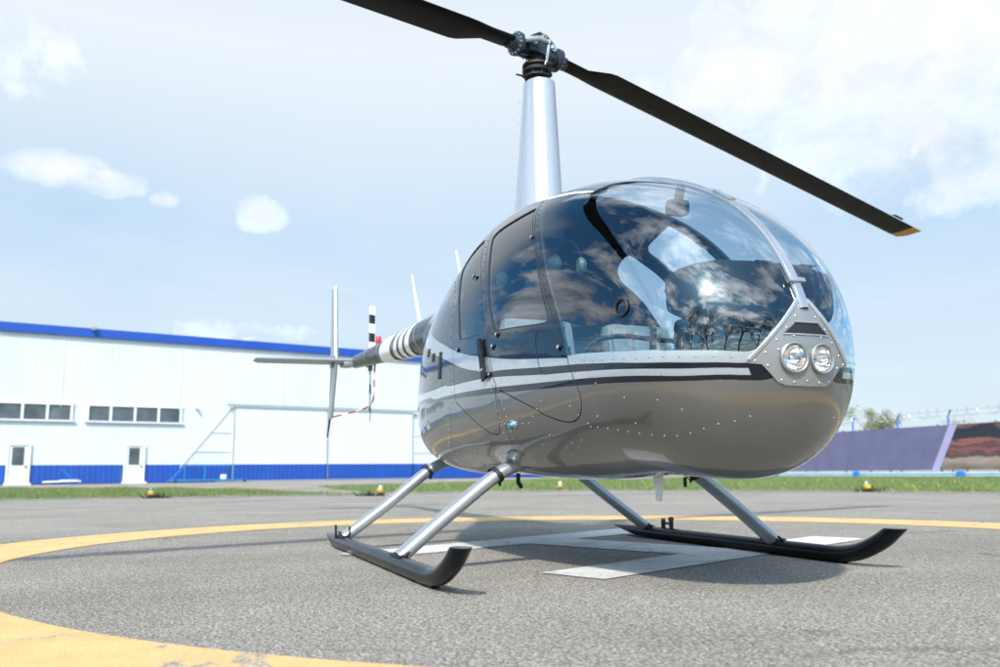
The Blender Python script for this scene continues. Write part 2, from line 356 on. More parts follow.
# grass strips
def lawn_mat():
    m, nt, out = new_mat('lawn_soil'); p = N(nt, 'ShaderNodeBsdfPrincipled'); v = mapped(nt)
    r = ramp(nt, noise(nt, v, 1.3, 8, .7).outputs[0], [(.3, (.07, .10, .02)), (.55, (.12, .17, .035)), (.75, (.19, .21, .07))]); L(nt, r.outputs[0], p.inputs['Base Color'])
    p.inputs['Roughness'].default_value = .9; L(nt, bump(nt, noise(nt, v, 14, 6).outputs[0], .8, .05), p.inputs['Normal']); L(nt, p.outputs[0], out.inputs[0]); return m
def blade_mat(name, lo, hi):
    m, nt, out = new_mat(name); p = N(nt, 'ShaderNodeBsdfPrincipled'); v = mapped(nt)
    r = ramp(nt, noise(nt, v, 3.0, 6, .8).outputs[0], [(.3, lo), (.68, hi)]); L(nt, r.outputs[0], p.inputs['Base Color'])
    p.inputs['Roughness'].default_value = .6; tl = N(nt, 'ShaderNodeBsdfTranslucent'); L(nt, r.outputs[0], tl.inputs[0])
    mx = N(nt, 'ShaderNodeMixShader'); mx.inputs[0].default_value = .35; L(nt, p.outputs[0], mx.inputs[1]); L(nt, tl.outputs[0], mx.inputs[2]); L(nt, mx.outputs[0], out.inputs[0]); return m
M['lawn'] = lawn_mat(); M['blades'] = blade_mat('grass_blades', (.10, .14, .035), (.25, .28, .10)); M['dandelion'] = mat('dandelion_yellow', (.7, .5, .03), .7)
M['leaf_spring'] = blade_mat('spring_leaves', (.13, .14, .03), (.27, .26, .07)); M['leaf_dark'] = blade_mat('dark_leaves', (.03, .05, .015), (.08, .11, .03))
M['bark'] = mat('bark', (.09, .07, .055), .9, 0, .35, 9, bump_s=.6, bump_scale=25)
lawnA = [(-120, -34), (-46, -11), (-28, -7.3), (-30.3, -7.3), (-30.6, -7.7)]
def circ(r, a0, a1, n, c=(1.2, 1.0)): return [(c[0] + r * math.cos(R(a0 + (a1 - a0) * k / n)), c[1] + r * math.sin(R(a0 + (a1 - a0) * k / n))) for k in range(n + 1)]
LA = [(-13.0, 1.9), (-14.4, 1.1), (-15.0, -1.3), (-15.35, -3.2), (-15.7, -5.4), (-16.6, -9), (-20, -16), (-27, -26), (-50, -40), (-55, -22), (-40, -9.8), (-33.5, -7.2), (-29.5, -2.5), (-24.5, -.4), (-19, .9)]
LB = [(-27.5, 3.1), (-20.5, 2.5), (-16.2, 2.75), (-15.0, 3.6), (-15.1, 5.2), (-14.4, 7.0), (-12.0, 9.2), (-9.2, 11.0), (-6.4, 11.9), (-2, 13.2), (6, 15), (20, 17), (45, 18), (45, 33.9), (0, 33.9), (-48, 33.9), (-60, 33.9), (-52, 24), (-37, 14), (-29.5, 6.0)]
for nm, pts in (('lawn', LA), ('lawn', LB)):
    sheet(nm, pts, .006, M['lawn'])
for nm, e0, e1, pts in (('kerb_strip', 0, 7, LA), ('kerb_strip', 3, 11, LB)):
    mb = MB(); e = [Vector((*pts[i], .012)) for i in range(e0, e1)]; e = [Vector(p) for p in catmull([tuple(x) for x in e], 6)]
    vs = []
    for i, p in enumerate(e):
        t = (e[min(i + 1, len(e) - 1)] - e[max(i - 1, 0)]).normalized(); n_ = Vector((t.y, -t.x, 0))
        if (Vector((1.2, 1, 0)) - p).dot(n_) < 0: n_ = -n_
        vs += [p - n_ * .1, p + n_ * .16]
    mb.add(vs, [(2 * i, 2 * i + 1, 2 * i + 3, 2 * i + 2) for i in range(len(e) - 1)]); tag(mb.build('kerb_strip', M['concrete'], smooth=False), kind='structure')
def inside(P, poly):
    x, y = P[:, 0], P[:, 1]; r = np.zeros(len(P), bool); n = len(poly)
    for i in range(n):
        (x1, y1), (x2, y2) = poly[i], poly[(i + 1) % n]
        if y1 == y2: continue
        c = ((y1 > y) != (y2 > y)) & (x < (x2 - x1) * (y - y1) / (y2 - y1) + x1); r ^= c
    return r
def blades(name, poly, n, hmin, hmax, wd, m, bbox, label):
    P = np.stack([RNG.uniform(bbox[0], bbox[1], n * 3), RNG.uniform(bbox[2], bbox[3], n * 3)], -1)
    P = P[inside(P, poly)]
    d = np.hypot(P[:, 0] - CAM.x, P[:, 1] - CAM.y); keep = RNG.random(len(P)) < np.clip((20 / d) ** 1.3, 0, 1); P = P[keep][:n]; k = len(P)
    a = RNG.uniform(0, 6.28, k); cl = .6 + .8 * np.abs(np.sin(P[:, 0] * 1.3) * np.cos(P[:, 1] * 1.7)); h = RNG.uniform(hmin, hmax, k) * cl; ln = RNG.normal(0, .35, (k, 2)) * h[:, None]
    V = np.zeros((k, 3, 3)); dxy = np.stack([np.cos(a), np.sin(a)], -1) * wd
    V[:, 0, :2] = P - dxy; V[:, 1, :2] = P + dxy; V[:, 2, :2] = P + ln; V[:, 2, 2] = h
    me = bpy.data.meshes.new(name); me.from_pydata(V.reshape(-1, 3).tolist(), [], np.arange(k * 3).reshape(-1, 3).tolist()); me.materials.append(m)
    o = bpy.data.objects.new(name, me); COL.objects.link(o); return tag(o, label, 'grass', kind='stuff')
blades('grass', LA, 42000, .03, .09, .012, M['blades'], (-36, -13, -14, 2), 'mown grass strip in front of the white and blue hangar')
blades('grass', LB, 70000, .03, .10, .013, M['blades'], (-38, 4, 2, 34), 'green lawn between the helipad and the purple banner')
blades('dandelions', LB, 190, .05, .10, .022, M['dandelion'], (-30, 2, 6, 33), 'scattered yellow dandelions in the lawn by the purple banner')

# yellow taxi lines on the apron behind
def stripe(pts, wd, m):
    mb = MB(); vs = []
    for i, p in enumerate(pts):
        a = Vector(pts[max(i - 1, 0)]); b = Vector(pts[min(i + 1, len(pts) - 1)]); t = (b - a).normalized(); n_ = Vector((-t.y, t.x)) * wd / 2
        vs += [(p[0] - n_.x, p[1] - n_.y, .0045), (p[0] + n_.x, p[1] + n_.y, .0045)]
    mb.add(vs, [(2 * i, 2 * i + 1, 2 * i + 3, 2 * i + 2) for i in range(len(pts) - 1)])
    tag(mb.build('painted_line', m, smooth=False), kind='structure')
stripe([(-30, -2.5), (-27.0, .3), (-24, 2.0)], .35, M['yellow']); stripe([(-46, 5.6), (-41.5, 6.6), (-37, 7.2)], .35, M['yellow'])

# ------------------------------------------------------------------ hangar
HR = R(103.187)
hangar = empty('hangar', (-50.3, -3.94, 0), HR, label='long white corrugated hangar with blue roof edge and blue base band', cat='building')
def wallmat(name, col, rib=5.0, st=.4, var=.04):
    m, nt, out = new_mat(name); p = N(nt, 'ShaderNodeBsdfPrincipled'); v = mapped(nt)
    wv = N(nt, 'ShaderNodeTexWave'); wv.wave_type = 'BANDS'; wv.bands_direction = 'X'; wv.inputs['Scale'].default_value = rib; L(nt, v, wv.inputs['Vector'])
    v3 = mapped(nt, 'Object', (1, 1, .15))
    r = ramp(nt, noise(nt, v3, .7, 6, .65).outputs[0], [(.3, tuple(c * (1 - var * 1.6) for c in col)), (.7, tuple(min(1, c * (1 + var)) for c in col))])
    L(nt, r.outputs[0], p.inputs['Base Color']); p.inputs['Roughness'].default_value = .55
    L(nt, bump(nt, wv.outputs[0], st, .03), p.inputs['Normal']); L(nt, p.outputs[0], out.inputs[0]); return m
M['hwall'] = wallmat('white_corrugated_wall', (.555, .57, .58), 1.1, .16); M['hblue'] = wallmat('blue_corrugated_wall', (.006, .060, .31), 1.1, .35, .12); M['hgate'] = wallmat('white_gate_panel', (.575, .59, .60), .55, .10, .02)
M['blue_trim'] = mat('blue_roof_trim', (.007, .062, .34), .45, 0, .08, .5); M['frame'] = mat('white_frame', (.66, .67, .67), .4, 0, .04, 5); M['teal'] = mat('teal_steel', (.02, .16, .35), .5, 0, .1, 5)
A0, A1, D_ = -46, 32, 26
mb = MB(); mb.box(((A0 + A1) / 2, D_ / 2, 4.78), (A1 - A0, D_, 7.4)); mb.build('upper_wall', M['hwall'], hangar, smooth=False)
BD = .055
def bluebands():
    for a, b in ((A0, -6.62), (-5.34, -.66), (.66, 5.66), (18.6, A1)):
        mb = MB(); mb.box(((a + b) / 2, D_ / 2 - .0, .56), (b - a, D_ + .04, 1.05)); mb.build('base_band', M['hblue'], hangar, smooth=False)
bluebands()
mb = MB(); mb.box(((A0 + A1) / 2, D_ / 2 + .1, .55), (A1 - A0 - .2, D_ - .1, 1.06)); mb.build('plinth_wall', M['frame'], hangar, smooth=False)
mb = MB(); mb.box(((A0 + A1) / 2, D_ / 2, 8.73), (A1 - A0 + .3, D_ + .36, .5)); mb.box(((A0 + A1) / 2, -.16, 8.50), (A1 - A0 + .2, .06, .06)); mb.build('roof_trim', M['blue_trim'], hangar, smooth=False)
mb = MB(); mb.box(((A0 + A1) / 2, D_ / 2, 9.0), (A1 - A0 - .6, D_ - .6, .06)); mb.build('roof', M['concrete'], hangar, smooth=False)
for i, xs in enumerate(([-7.24 - 1.24 * k for k in range(-3, 4)], [-2.69, -1.45, -.12, 1.22, 2.51])):
    xs = sorted(xs)
    wf = MB(); z0, z1 = 3.62, 4.50
    wf.box(((xs[0] + xs[-1]) / 2, -.03, z1 + .03), (xs[-1] - xs[0] + .2, .14, .12)); wf.box(((xs[0] + xs[-1]) / 2, -.06, z0 - .06), (xs[-1] - xs[0] + .3, .2, .08))
    for x in xs: wf.box((x, -.03, (z0 + z1) / 2), (.13, .12, z1 - z0 - .02))
    wo_ = wf.build('window', M['frame'], hangar, smooth=False)
    for a, b in zip(xs[:-1], xs[1:]):
        p = MB(); p.box(((a + b) / 2, -.005, (z0 + z1) / 2), (b - a - .12, .04, z1 - z0 - .02)); p.build('pane', M['hangar_glass'], wo_, smooth=False)
for x in (-6.0, -.0):
    d = MB(); d.box((x, -.01, 1.1), (.94, .1, 2.12), bev=.01); d.box((x - .53, -.03, 1.13), (.1, .16, 2.22)); d.box((x + .53, -.03, 1.13), (.1, .16, 2.22)); d.box((x, -.03, 2.22), (.96, .16, .09)); d.box((x, -.2, .05), (1.3, .5, .1))
    do = d.build('door', M['frame'], hangar, smooth=False)
    p = MB(); p.box((x - .04, -.07, 1.58), (.58, .03, .98)); p.build('pane', M['hangar_glass'], do, smooth=False)
    h = MB(); h.box((x + .36, -.1, 1.0), (.04, .08, .16), bev=.01); h.build('handle', M['rubber'], do)
for k, (a, b) in enumerate(((5.72, 12.0), (12.05, 18.5))):
    d = MB(); d.box(((a + b) / 2, -.10, 2.9), (b - a, .12, 3.62)); d.box(((a + b) / 2, -.10, .58), (b - a, .124, 1.02), mi=1)
    d.box((a + .04, -.17, 2.45), (.05, .05, 4.6), mi=2)
    d.build('sliding_gate', [M['hgate'], M['hblue'], M['stab']], hangar, smooth=False)
mb = MB(); mb.box((12.1, -.22, 4.80), (13.6, .14, .10)); mb.box((12.1, -.22, .05), (14.6, .14, .08)); mb.build('gate_rail', M['stab'], hangar, smooth=False)
for sx_, x in ((-1, 5.6), (1, 18.7)):
    mb = MB(); mb.tube([(x, -.06, 4.7), (x + sx_ * 3.0, -.06, .9)], .022, 8); mb.tube([(x, -.06, 1.9), (x + sx_ * 2.2, -.06, 1.9)], .018, 8); mb.tube([(x, -.06, 3.1), (x + sx_ * 1.25, -.06, 3.1)], .018, 8)
    mb.build('gate_brace', M['hgate'], hangar)
# lamps on the facade, cable
mb = MB(); mb.box((-2.7, -.35, 8.95), (.28, .2, .2), bev=.03); mb.cyl((-2.7, -.3, 8.8), (-2.7, -.1, 8.75), .03); tag(mb.build('floodlight', M['stab'], hangar))
for k in range(12):
    x = A0 + 6.5 * k + 2.9; MB().box((x, -.012, 6.4), (.05, .03, 4.1)).build('panel_seam', M['hgate'], hangar, smooth=False)
mb = MB(); mb.box((3.4, -.16, 4.55), (.14, .3, .12), bev=.02); mb.build('wall_camera', M['frame'], hangar)
# steel rack by the gate
hm = Matrix.Rotation(HR, 4, 'Z'); hm.translation = Vector((-50.3, -3.94, 0))
rk = empty('steel_rack', hm @ Vector((4.2, -1.2, 0)), HR, label='low blue steel trolley frame standing against the hangar beside the gate', cat='trolley')
mb = MB()
for x in (-1.6, -.4, 1.3):
    mb.tube([(x, 0, .12), (x, 0, 1.05)], .035, 8)
mb.tube([(-1.6, 0, 1.0), (1.3, 0, 1.0)], .03, 8); mb.tube([(-2.4, 0, .16), (-1.6, 0, 1.0)], .03, 8); mb.build('frame', M['teal'], rk)
mb = MB(); mb.box((-.2, 0, .14), (4.6, .8, .1), bev=.02); mb.build('deck', M['teal'], rk)
for x in (-2.2, 1.9):
    mb = MB(); mb.lathe((x, -.42, .09), (0, 1, 0), [(0, 0), (.09, 0), (.09, .06), (0, .06)], 14); mb.build('wheel', M['rubber'], rk)
bx = MB(); p = hm @ Vector((4.9, -1.2, .33)); bx.box(p, (.3, .3, .28), (0, 0, HR), bev=.03); tag(bx.build('small_crate', M['frame']), 'small white box sitting on the blue steel trolley', 'box')
jk = empty('tow_bar', hm @ Vector((-3.9, -1.4, 0)), HR, label='white tow bar with blue handle lying by the hangar wall between the doors', cat='tow bar')
mb = MB(); mb.tube([(-1.0, 0, .14), (.6, 0, .2), (.9, 0, .16)], .05, 8); mb.box((.3, 0, .2), (.9, .25, .12), bev=.03); mb.build('bar', M['frame'], jk)
mb = MB(); mb.tube([(.5, 0, .22), (-.1, 0, .85)], .03, 8); mb.build('handle', M['teal'], jk)

# ------------------------------------------------------------------ perimeter banner, guardrail, barbed wire
BY = 34.44
def banner_photo():
    m, nt, out = new_mat('printed_banner'); p = N(nt, 'ShaderNodeBsdfPrincipled'); t = N(nt, 'ShaderNodeTexCoord'); s = N(nt, 'ShaderNodeSeparateXYZ'); L(nt, t.outputs['Object'], s.inputs[0])
    mp = mapped(nt, 'Object', (.45, 1, 1.6)); n = noise(nt, mp, 1.6, 7, .65)
    zz = math_n(nt, 'ADD', s.outputs[2], math_n(nt, 'MULTIPLY_ADD', n.outputs[0], 1.3, -.65))
    r = ramp(nt, math_n(nt, 'DIVIDE', zz, 2.6), [(.08, (.10, .07, .055)), (.22, (.20, .15, .11)), (.34, (.30, .23, .18)), (.42, (.05, .03, .035)), (.52, (.20, .07, .06)), (.58, (.06, .03, .035)), (.64, (.26, .09, .08)), (.70, (.02, .02, .03)), (.9, (.012, .014, .024)), (1, (.2, .08, .08))])
    L(nt, r.outputs[0], p.inputs['Base Color']); p.inputs['Roughness'].default_value = .5; L(nt, p.outputs[0], out.inputs[0]); return m
M['bphoto'] = banner_photo(); M['purple'] = mat('purple_banner_vinyl', (.115, .105, .19), .5, 0, .12, 1.2, bump_s=.2, bump_scale=3); M['lilac'] = mat('lilac_banner_vinyl', (.33, .29, .47), .5, 0, .06, 1)
bn = empty('banner', (-30, BY, 0), label='long purple printed banner with a sunset picture at its right end', cat='banner')
def bp(pts, nm, m, y=0): MB().prism([(x + 30, y, z) for x, z in pts], (0, 1, 0), .05).build(nm, m, bn, smooth=False)
def bz0(x): return .30
bp([(-62, .3), (-28.32, .34), (-27.05, 2.58), (-62, 2.58)], 'purple_panel', M['purple'])
bp([(-28.31, .34), (-27.85, .34), (-26.55, 2.58), (-27.04, 2.58)], 'lilac_stripe', M['lilac'])
bp([(-27.84, .34), (-8, .34), (-8, 2.58), (-26.54, 2.58)], 'picture_panel', M['bphoto'])
for k in range(17): MB().box((-32 + k * 3.3 + 1.2, .08, 1.35), (.08, .08, 2.6)).build('support_post', M['teal'], bn, smooth=False)
gr = empty('guardrail', (-30, BY - .3, 0), label='low pale blue guardrail under the purple banner', cat='guardrail')
mb = MB(); M['rail'] = mat('pale_blue_rail', (.42, .52, .58), .5, .2, .08, 2)
prof = [(0, -.02), (-.06, .02), (0, .07), (0, .10), (-.06, .15), (0, .19)]
vs = []
for x in (-34, 24): vs += [(x, a, .02 + b) for a, b in prof]
mb.add(vs, [(i, i + 1, i + 7, i + 6) for i in range(5)]); mb.build('rail', M['rail'], gr, smooth=False)
mb = MB()
for k in range(1): mb.box((-5, .12, .22), (58, .1, .08))
mb.build('back_rail', M['rail'], gr, smooth=False)
M['bluepost'] = mat('bright_blue_post', (.01, .17, .55), .5, 0, .08, 4)
for x in (-39.95, -33.1, -26.28, -19.4, -12.6): MB().box((x + 30, -.12, .15), (.42, .12, .28), bev=.02).build('post', M['bluepost'], gr)
bw = empty('barbed_wire_fence', (-30, BY + .5, 0), label='blue posts carrying coiled barbed wire above the banner', cat='fence')
for k in range(-9, 6):
    x = -27.5 + k * 3.28
    MB().tube([(x + 30, 0, 0), (x + 30, 0, 3.07), (x + 30.28, -.1, 3.36)], .045, 8).build('post', M['rail'] if 0 else M['bluepost'], bw)
mb = MB(); pts = []
for k in range(900):
    a = k * .62; x = -57 + k * .058; pts.append((x + 30, .30 * math.cos(a) * .6 - .1, 3.22 + .24 * math.sin(a) + .03 * math.sin(k * .13)))
mb.tube(pts, .008, 4, cap=False)
for z in (3.05, 3.3): mb.tube([(-28, -.05, z), (24, -.05, z)], .008, 4)
mb.build('wire_coil', M['steel'], bw)

# ------------------------------------------------------------------ pad edge lamps
M['lamp_y'] = mat('yellow_lamp_body', (.55, .30, .03), .5, 0, .1, 20); M['lamp_g'] = mat('green_lamp_lens', (.02, .16, .10), .2, 0, .1, 20, coat=.5); M['lamp_w'] = mat('white_lamp_lens', (.42, .42, .39), .2, 0, .05, 20)
def pad_lamp(x, y, rz, label, s=1.0):
    t = empty('pad_lamp', (x, y, 0), rz, label=label, cat='ground lamp', group='edge lamps round the landing pad')
    t.scale = (s * .72, s * .72, s * .9)
    MB().lathe((0, 0, 0), (0, 0, 1), [(0, 0), (.12, 0), (.12, .02), (.05, .035), (.045, .09), (0, .09)], 16).build('base', M['rubber'], t)
    MB().lathe((0, 0, .08), (0, 0, 1), [(0, 0), (.09, .0), (.1, .05), (.085, .09), (0, .09)], 16).build('body', M['lamp_y'], t)
    for sgn, mm in ((-1, M['lamp_g']), (1, M['lamp_w'])):
        mb = MB(); pr = [(math.cos(a) * .075, math.sin(a) * .08 + .17) for a in (k * math.pi / 12 for k in range(7))]
        vs = []; fs = []
        for r, h in pr:
            for k in range(9): a = sgn * math.pi / 2 + (k - 4) * math.pi / 8.2; vs.append((r * math.cos(a), r * math.sin(a), h))
        for i in range(6):
            for k in range(8): fs.append((i * 9 + k, i * 9 + k + 1, i * 9 + k + 10, i * 9 + k + 9))
        mb.add(vs, fs).build('lens', mm, t)
    return t
pad_lamp(-14.6, -2.42, R(120), 'small yellow and green ground lamp in the grass near the hangar doors')
pad_lamp(-13.0, 2.05, R(-60), 'small ground lamp with white lens beside the near left strut')
pad_lamp(-15.2, 7.25, R(200), 'small yellow ground lamp seen below the cabin belly')
pad_lamp(-8.75, 11.05, R(120), 'small yellow and green ground lamp in front of the purple banner')
for (x, y), lb in (((-14.7, -2.3), 'dark weed tuft behind the ground lamp near the hangar doors'), ((-13.1, 1.85), 'dark weed tuft beside the ground lamp by the near strut'), ((-8.85, 11.2), 'dark weed tuft behind the ground lamp before the banner')):
    mb = MB()
    for k in range(150):
        a = random.uniform(0, 6.28); r = random.uniform(0, .3); h = random.uniform(.04, .16); b = random.uniform(0, 6.28)
        px, py = r * math.cos(a), r * math.sin(a); mb.add([(px - .012 * math.cos(b), py - .012 * math.sin(b), 0), (px + .012 * math.cos(b), py + .012 * math.sin(b), 0), (px * 1.4 + random.gauss(0, .02), py * 1.4, h)], [(0, 1, 2)])
    o = mb.build('weed_tuft', M['leaf_dark'], smooth=False); o.location = (x, y, 0); tag(o, lb, 'weed')

# ------------------------------------------------------------------ trees (one beyond the banner, a row behind the camera that the canopy mirrors)
def make_tree(h, leaf_m, seed, leaves=5, lsize=.16, spread=.5):
    rd = random.Random(seed); tr = MB(); lf = MB(); tips = []
    def grow(p, d, ln, r, lvl):
        n = 4; pts = [p]; q = p.copy(); dd = d.copy()
        for i in range(n):
            dd = (dd + Vector((rd.gauss(0, .13), rd.gauss(0, .13), .06))).normalized(); q = q + dd * ln / n; pts.append(q.copy())
        tr.tube(pts, [r * (1 - .5 * i / n) for i in range(n + 1)], 7 if lvl < 2 else 4, cap=False)
        if lvl >= 4: tips.append(q); return
        if lvl >= 3: tips.append(q)
        for k in range(3 if lvl else 5):
            j = pts[2 + k % 3] if lvl else pts[1 + min(3, k)]
            a = rd.uniform(0, 6.28); e = rd.uniform(.3, 1.0); nd = (dd * .6 + Vector((math.cos(a) * spread * 1.3, math.sin(a) * spread * 1.3, e * .5))).normalized()
            grow(j.copy(), nd, ln * rd.uniform(.5, .72), r * .48, lvl + 1)
    grow(Vector((0, 0, 0)), Vector((0, 0, 1)), h * .5, h * .02, 0)
    for t in tips:
        for k in range(leaves):
            c = t + Vector((rd.gauss(0, .35), rd.gauss(0, .35), rd.gauss(0, .3))) * (h / 9)
            a = Vector((rd.gauss(0, 1), rd.gauss(0, 1), rd.gauss(0, 1))).normalized(); b = a.cross(Vector((rd.gauss(0, 1), rd.gauss(0, 1), 1))).normalized(); s = lsize * rd.uniform(.6, 1.3)
            lf.add([c - a * s * .5, c + b * s * .35, c + a * s * .5, c - b * s * .35], [(0, 1, 2, 3)])
    return tr, lf
def tree(name, x, y, h, seed, lm, label, leaves=5, lsize=.16, group='trees', cat='tree', spread=.5):
    t = empty(name, (x, y, 0), label=label, cat=cat, group=group)
    a, b = make_tree(h, lm, seed, leaves, lsize, spread); a.build('trunk', M['bark'], t); b.build('crown', lm, t, smooth=False); return t
tree('spring_tree', -60.5, 62, 6.4, 3, M['leaf_spring'], 'pale spring green tree beyond the banner just right of the cabin', 26, .14, 'trees beyond the banner', spread=.9)
tree('spring_tree', -53, 66, 5.6, 5, M['leaf_spring'], 'smaller spring tree beyond the banner near the lilac stripe', 8, .12, 'trees beyond the banner', spread=.9)
BT = [(2.3 + d_ * math.cos(R(a_)), d_ * math.sin(R(a_)), h_) for a_, d_, h_ in ((-72, 25, 10.5), (-60, 23, 13), (-50, 26, 11), (-43, 24, 12.5), (-30, 25, 11.5), (-20, 23, 13.5), (-8, 26, 12), (4, 24, 11), (-86, 27, 12), (16, 26, 12.5))]
protos = {}
for i, (x, y, h) in enumerate(BT):
    if i < 3: t = tree('bare_tree', x, y, h, 20 + i, M['leaf_dark'], 'tree mirrored in the lower windscreen', 7, .26, 'trees mirrored in the windscreen', spread=.6); protos[i] = t
    else:
        s = protos[i % 3]; t = s.copy(); COL.objects.link(t); t.location = (x, y, 0); t.rotation_euler = (0, 0, i * 1.3); t.scale = (h / BT[i % 3][2],) * 3
        for c in s.children: d = c.copy(); COL.objects.link(d); d.parent = t
# ------------------------------------------------------------------ THE HELICOPTER
heli = empty('helicopter', (0, 0, 0), label='bronze and black light helicopter parked on skids on the landing pad', cat='helicopter')
US = np.array([0, .1, .2, .3, .4, .5, .6, .7, .8, .9, 1.0]); XN, LL = 2.368, 4.6
PR = [0.9715, 1.1565, 1.3799, 1.5915, 1.7738, 1.9254, 2.02, 2.0669, 1.9049, 1.8635, 1.8171, 0.696, 0.5018, 0.4403, 0.4528, 0.44, 0.4396, 0.4658, 0.5103, 0.9304, 1.5187, 0.1986, 0.3949, 0.5109, 0.5728, 0.6266, 0.6783, 0.6854, 0.6344, 0.4014, 0.0722, 0.9603, 0.9303, 0.9157, 0.9422, 0.9736, 0.9946, 0.9609, 0.8968, 1.117, 1.6609, 1.7215, 2.5709, 2.2969, 2.1552, 2.0485, 2.2561, 3.4218, 2.5866]
PR[30] = .135
NK = np.array([0, .35, .65, 1.0])
class Spl:
    def __init__(s, xs, ys):
        n = len(xs); h = np.diff(xs); A = np.zeros((n, n)); b = np.zeros(n); A[0, 0] = A[-1, -1] = 1; ys = np.array(ys)
        for k in range(1, n - 1):
            A[k, k - 1] = h[k - 1]; A[k, k] = 2 * (h[k - 1] + h[k]); A[k, k + 1] = h[k]; b[k] = 6 * ((ys[k + 1] - ys[k]) / h[k] - (ys[k] - ys[k - 1]) / h[k - 1])
        s.m = np.linalg.solve(A, b); s.x = np.array(xs); s.y = ys; s.h = h
    def __call__(s, x):
        x = np.asarray(x, float); i = np.clip(np.searchsorted(s.x, x) - 1, 0, len(s.x) - 2); H = s.h[i]; a = s.x[i + 1] - x; c = x - s.x[i]; m, y = s.m, s.y
        return m[i] * a ** 3 / (6 * H) + m[i + 1] * c ** 3 / (6 * H) + (y[i] / H - m[i] * H / 6) * a + (y[i + 1] / H - m[i + 1] * H / 6) * c
zn = PR[0]
fT = Spl(US, [zn] + PR[1:11]); fB = Spl(US, [zn] + PR[11:21]); fW = Spl(US, [0] + PR[21:31]); fM = Spl(US, [zn] + PR[31:41]); fNT = Spl(NK, PR[41:45]); fNB = Spl(NK, PR[45:49])
def S(u, s):
    """body surface, starboard half (y<=0): u nose->tail 0..1, s belly->roof 0..1"""
    u = np.asarray(u, float); s = np.clip(np.asarray(s, float), 0, 1); W = fW(u); T = fT(u); B = fB(u); Mz = fM(u)
    a = (s - .5) * np.pi; ca = np.abs(np.cos(a)); sa = np.abs(np.sin(a)); n = np.where(s >= .5, fNT(u), fNB(u))
    y = W * ca ** (2 / n); z = np.where(s >= .5, Mz + (T - Mz) * sa ** (2 / n), Mz - (Mz - B) * sa ** (2 / n))
    return np.stack([XN - LL * u * u, -y, z], -1)
def SN(u, s):
    u = np.asarray(u, float); s = np.asarray(s, float); u_ = np.clip(u, .004, .9995); s_ = np.clip(s, .004, .996)
    e = 1e-3; du = S(u_ + e * .5, s_) - S(u_ - e * .5, s_); ds = S(u_, s_ + e) - S(u_, s_ - e)
    n = np.cross(ds, du); n /= np.linalg.norm(n, axis=-1)[..., None] + 1e-12
    # make it point outwards
    c = S(u_, s_); o = c - np.stack([c[..., 0] - .0, 0 * c[..., 1], fM(u_)], -1); o = o + np.stack([np.where(u_ < .15, 1., 0.), 0 * u_, 0 * u_], -1) * .3
    sg = np.sign((n * o).sum(-1)); n = n * np.where(sg == 0, 1, sg)[..., None]
    edge = (s < .004) | (s > .996)
    n = np.where(edge[..., None], n * np.array([1, 0, 1]), n); n /= np.linalg.norm(n, axis=-1)[..., None] + 1e-12
    tip = u < .002; n = np.where(tip[..., None], np.array([1., 0, 0]), n)
    return n
def u_of_x(x): return math.sqrt(max(0, (XN - x) / LL))
def us_xz(x, z):
    u = u_of_x(x); T, B, Mz = float(fT(u)), float(fB(u)), float(fM(u)); n = float(fNT(u)) if z >= Mz else float(fNB(u))
    if z >= Mz: k = min(1, (z - Mz) / (T - Mz)); return (u, .5 + math.asin(k ** (n / 2)) / math.pi)
    k = min(1, (Mz - z) / (Mz - B)); return (u, .5 - math.asin(k ** (n / 2)) / math.pi)
_gu, _gs = np.meshgrid(np.linspace(.004, .25, 120), np.linspace(0, 1, 160), indexing='ij'); _gp = S(_gu, _gs)
def us_yz(y, z):
    """point of the nose seen from ahead"""
    d = np.hypot(_gp[..., 1] - y, _gp[..., 2] - z); i = np.unravel_index(d.argmin(), d.shape); x = np.array([_gu[i], _gs[i]])
    for _ in range(8):
        f = S(x[0], x[1])[1:] - np.array([y, z]); J = np.stack([(S(x[0] + 1e-4, x[1]) - S(x[0] - 1e-4, x[1]))[1:] / 2e-4, (S(x[0], min(x[1] + 1e-4, 1)) - S(x[0], max(x[1] - 1e-4, 0)))[1:] / 2e-4], -1)
        try: st = np.linalg.solve(J, f)
        except Exception: break
        if np.abs(st).max() > .1: break
        x = np.clip(x - st, [.002, 0], [.3, 1])
    return (float(x[0]), float(x[1]))
# curves -------------------------------------------------------------
A_edge = catmull([(.61, 1.0), (.598, .95), (.583, .895), (.565, .843), (.543, .79), (.521, .738), (.506, .703), (.487, .659), (.470, .617), (.453, .581), (.436, .545), (.4245, .518), (.420, .503)], 5)
hem1 = catmull([us_xz(*p) for p in ((1.565, .966), (1.7, .960), (1.934, .938), (2.1, .922), (2.2, .912), (2.261, .906), (2.31, .90))], 5)
hem2 = catmull([us_xz(*p) for p in ((1.56, .927), (1.66, .920), (1.8, .907), (1.934, .894), (2.1, .877), (2.2, .867), (2.261, .863), (2.31, .860))], 5)
PFRONT = [(0, 1.115), (-.03, 1.085), (-.221, .866), (-.226, .858), (-.176, .853), (-.118, .790), (-.088, .779), (0, .776)]
pan = []
for a, b in zip(PFRONT[:-1], PFRONT[1:]):
    for k in range(8): t = k / 8; pan.append((a[0] + (b[0] - a[0]) * t, a[1] + (b[1] - a[1]) * t))
pan.append(PFRONT[-1])
pan_us = [us_yz(min(y, -.0015), z) for y, z in pan]; pan_us[0] = (pan_us[0][0], 1.0); pan_us[-1] = (pan_us[-1][0], 0.0)
WS = A_edge[::-1] + [(.615, 1.0)] ; WS = [tuple(p) for p in A_edge] + [tuple(p) for p in hem1] + [(0, .42), (0, 1.0)]
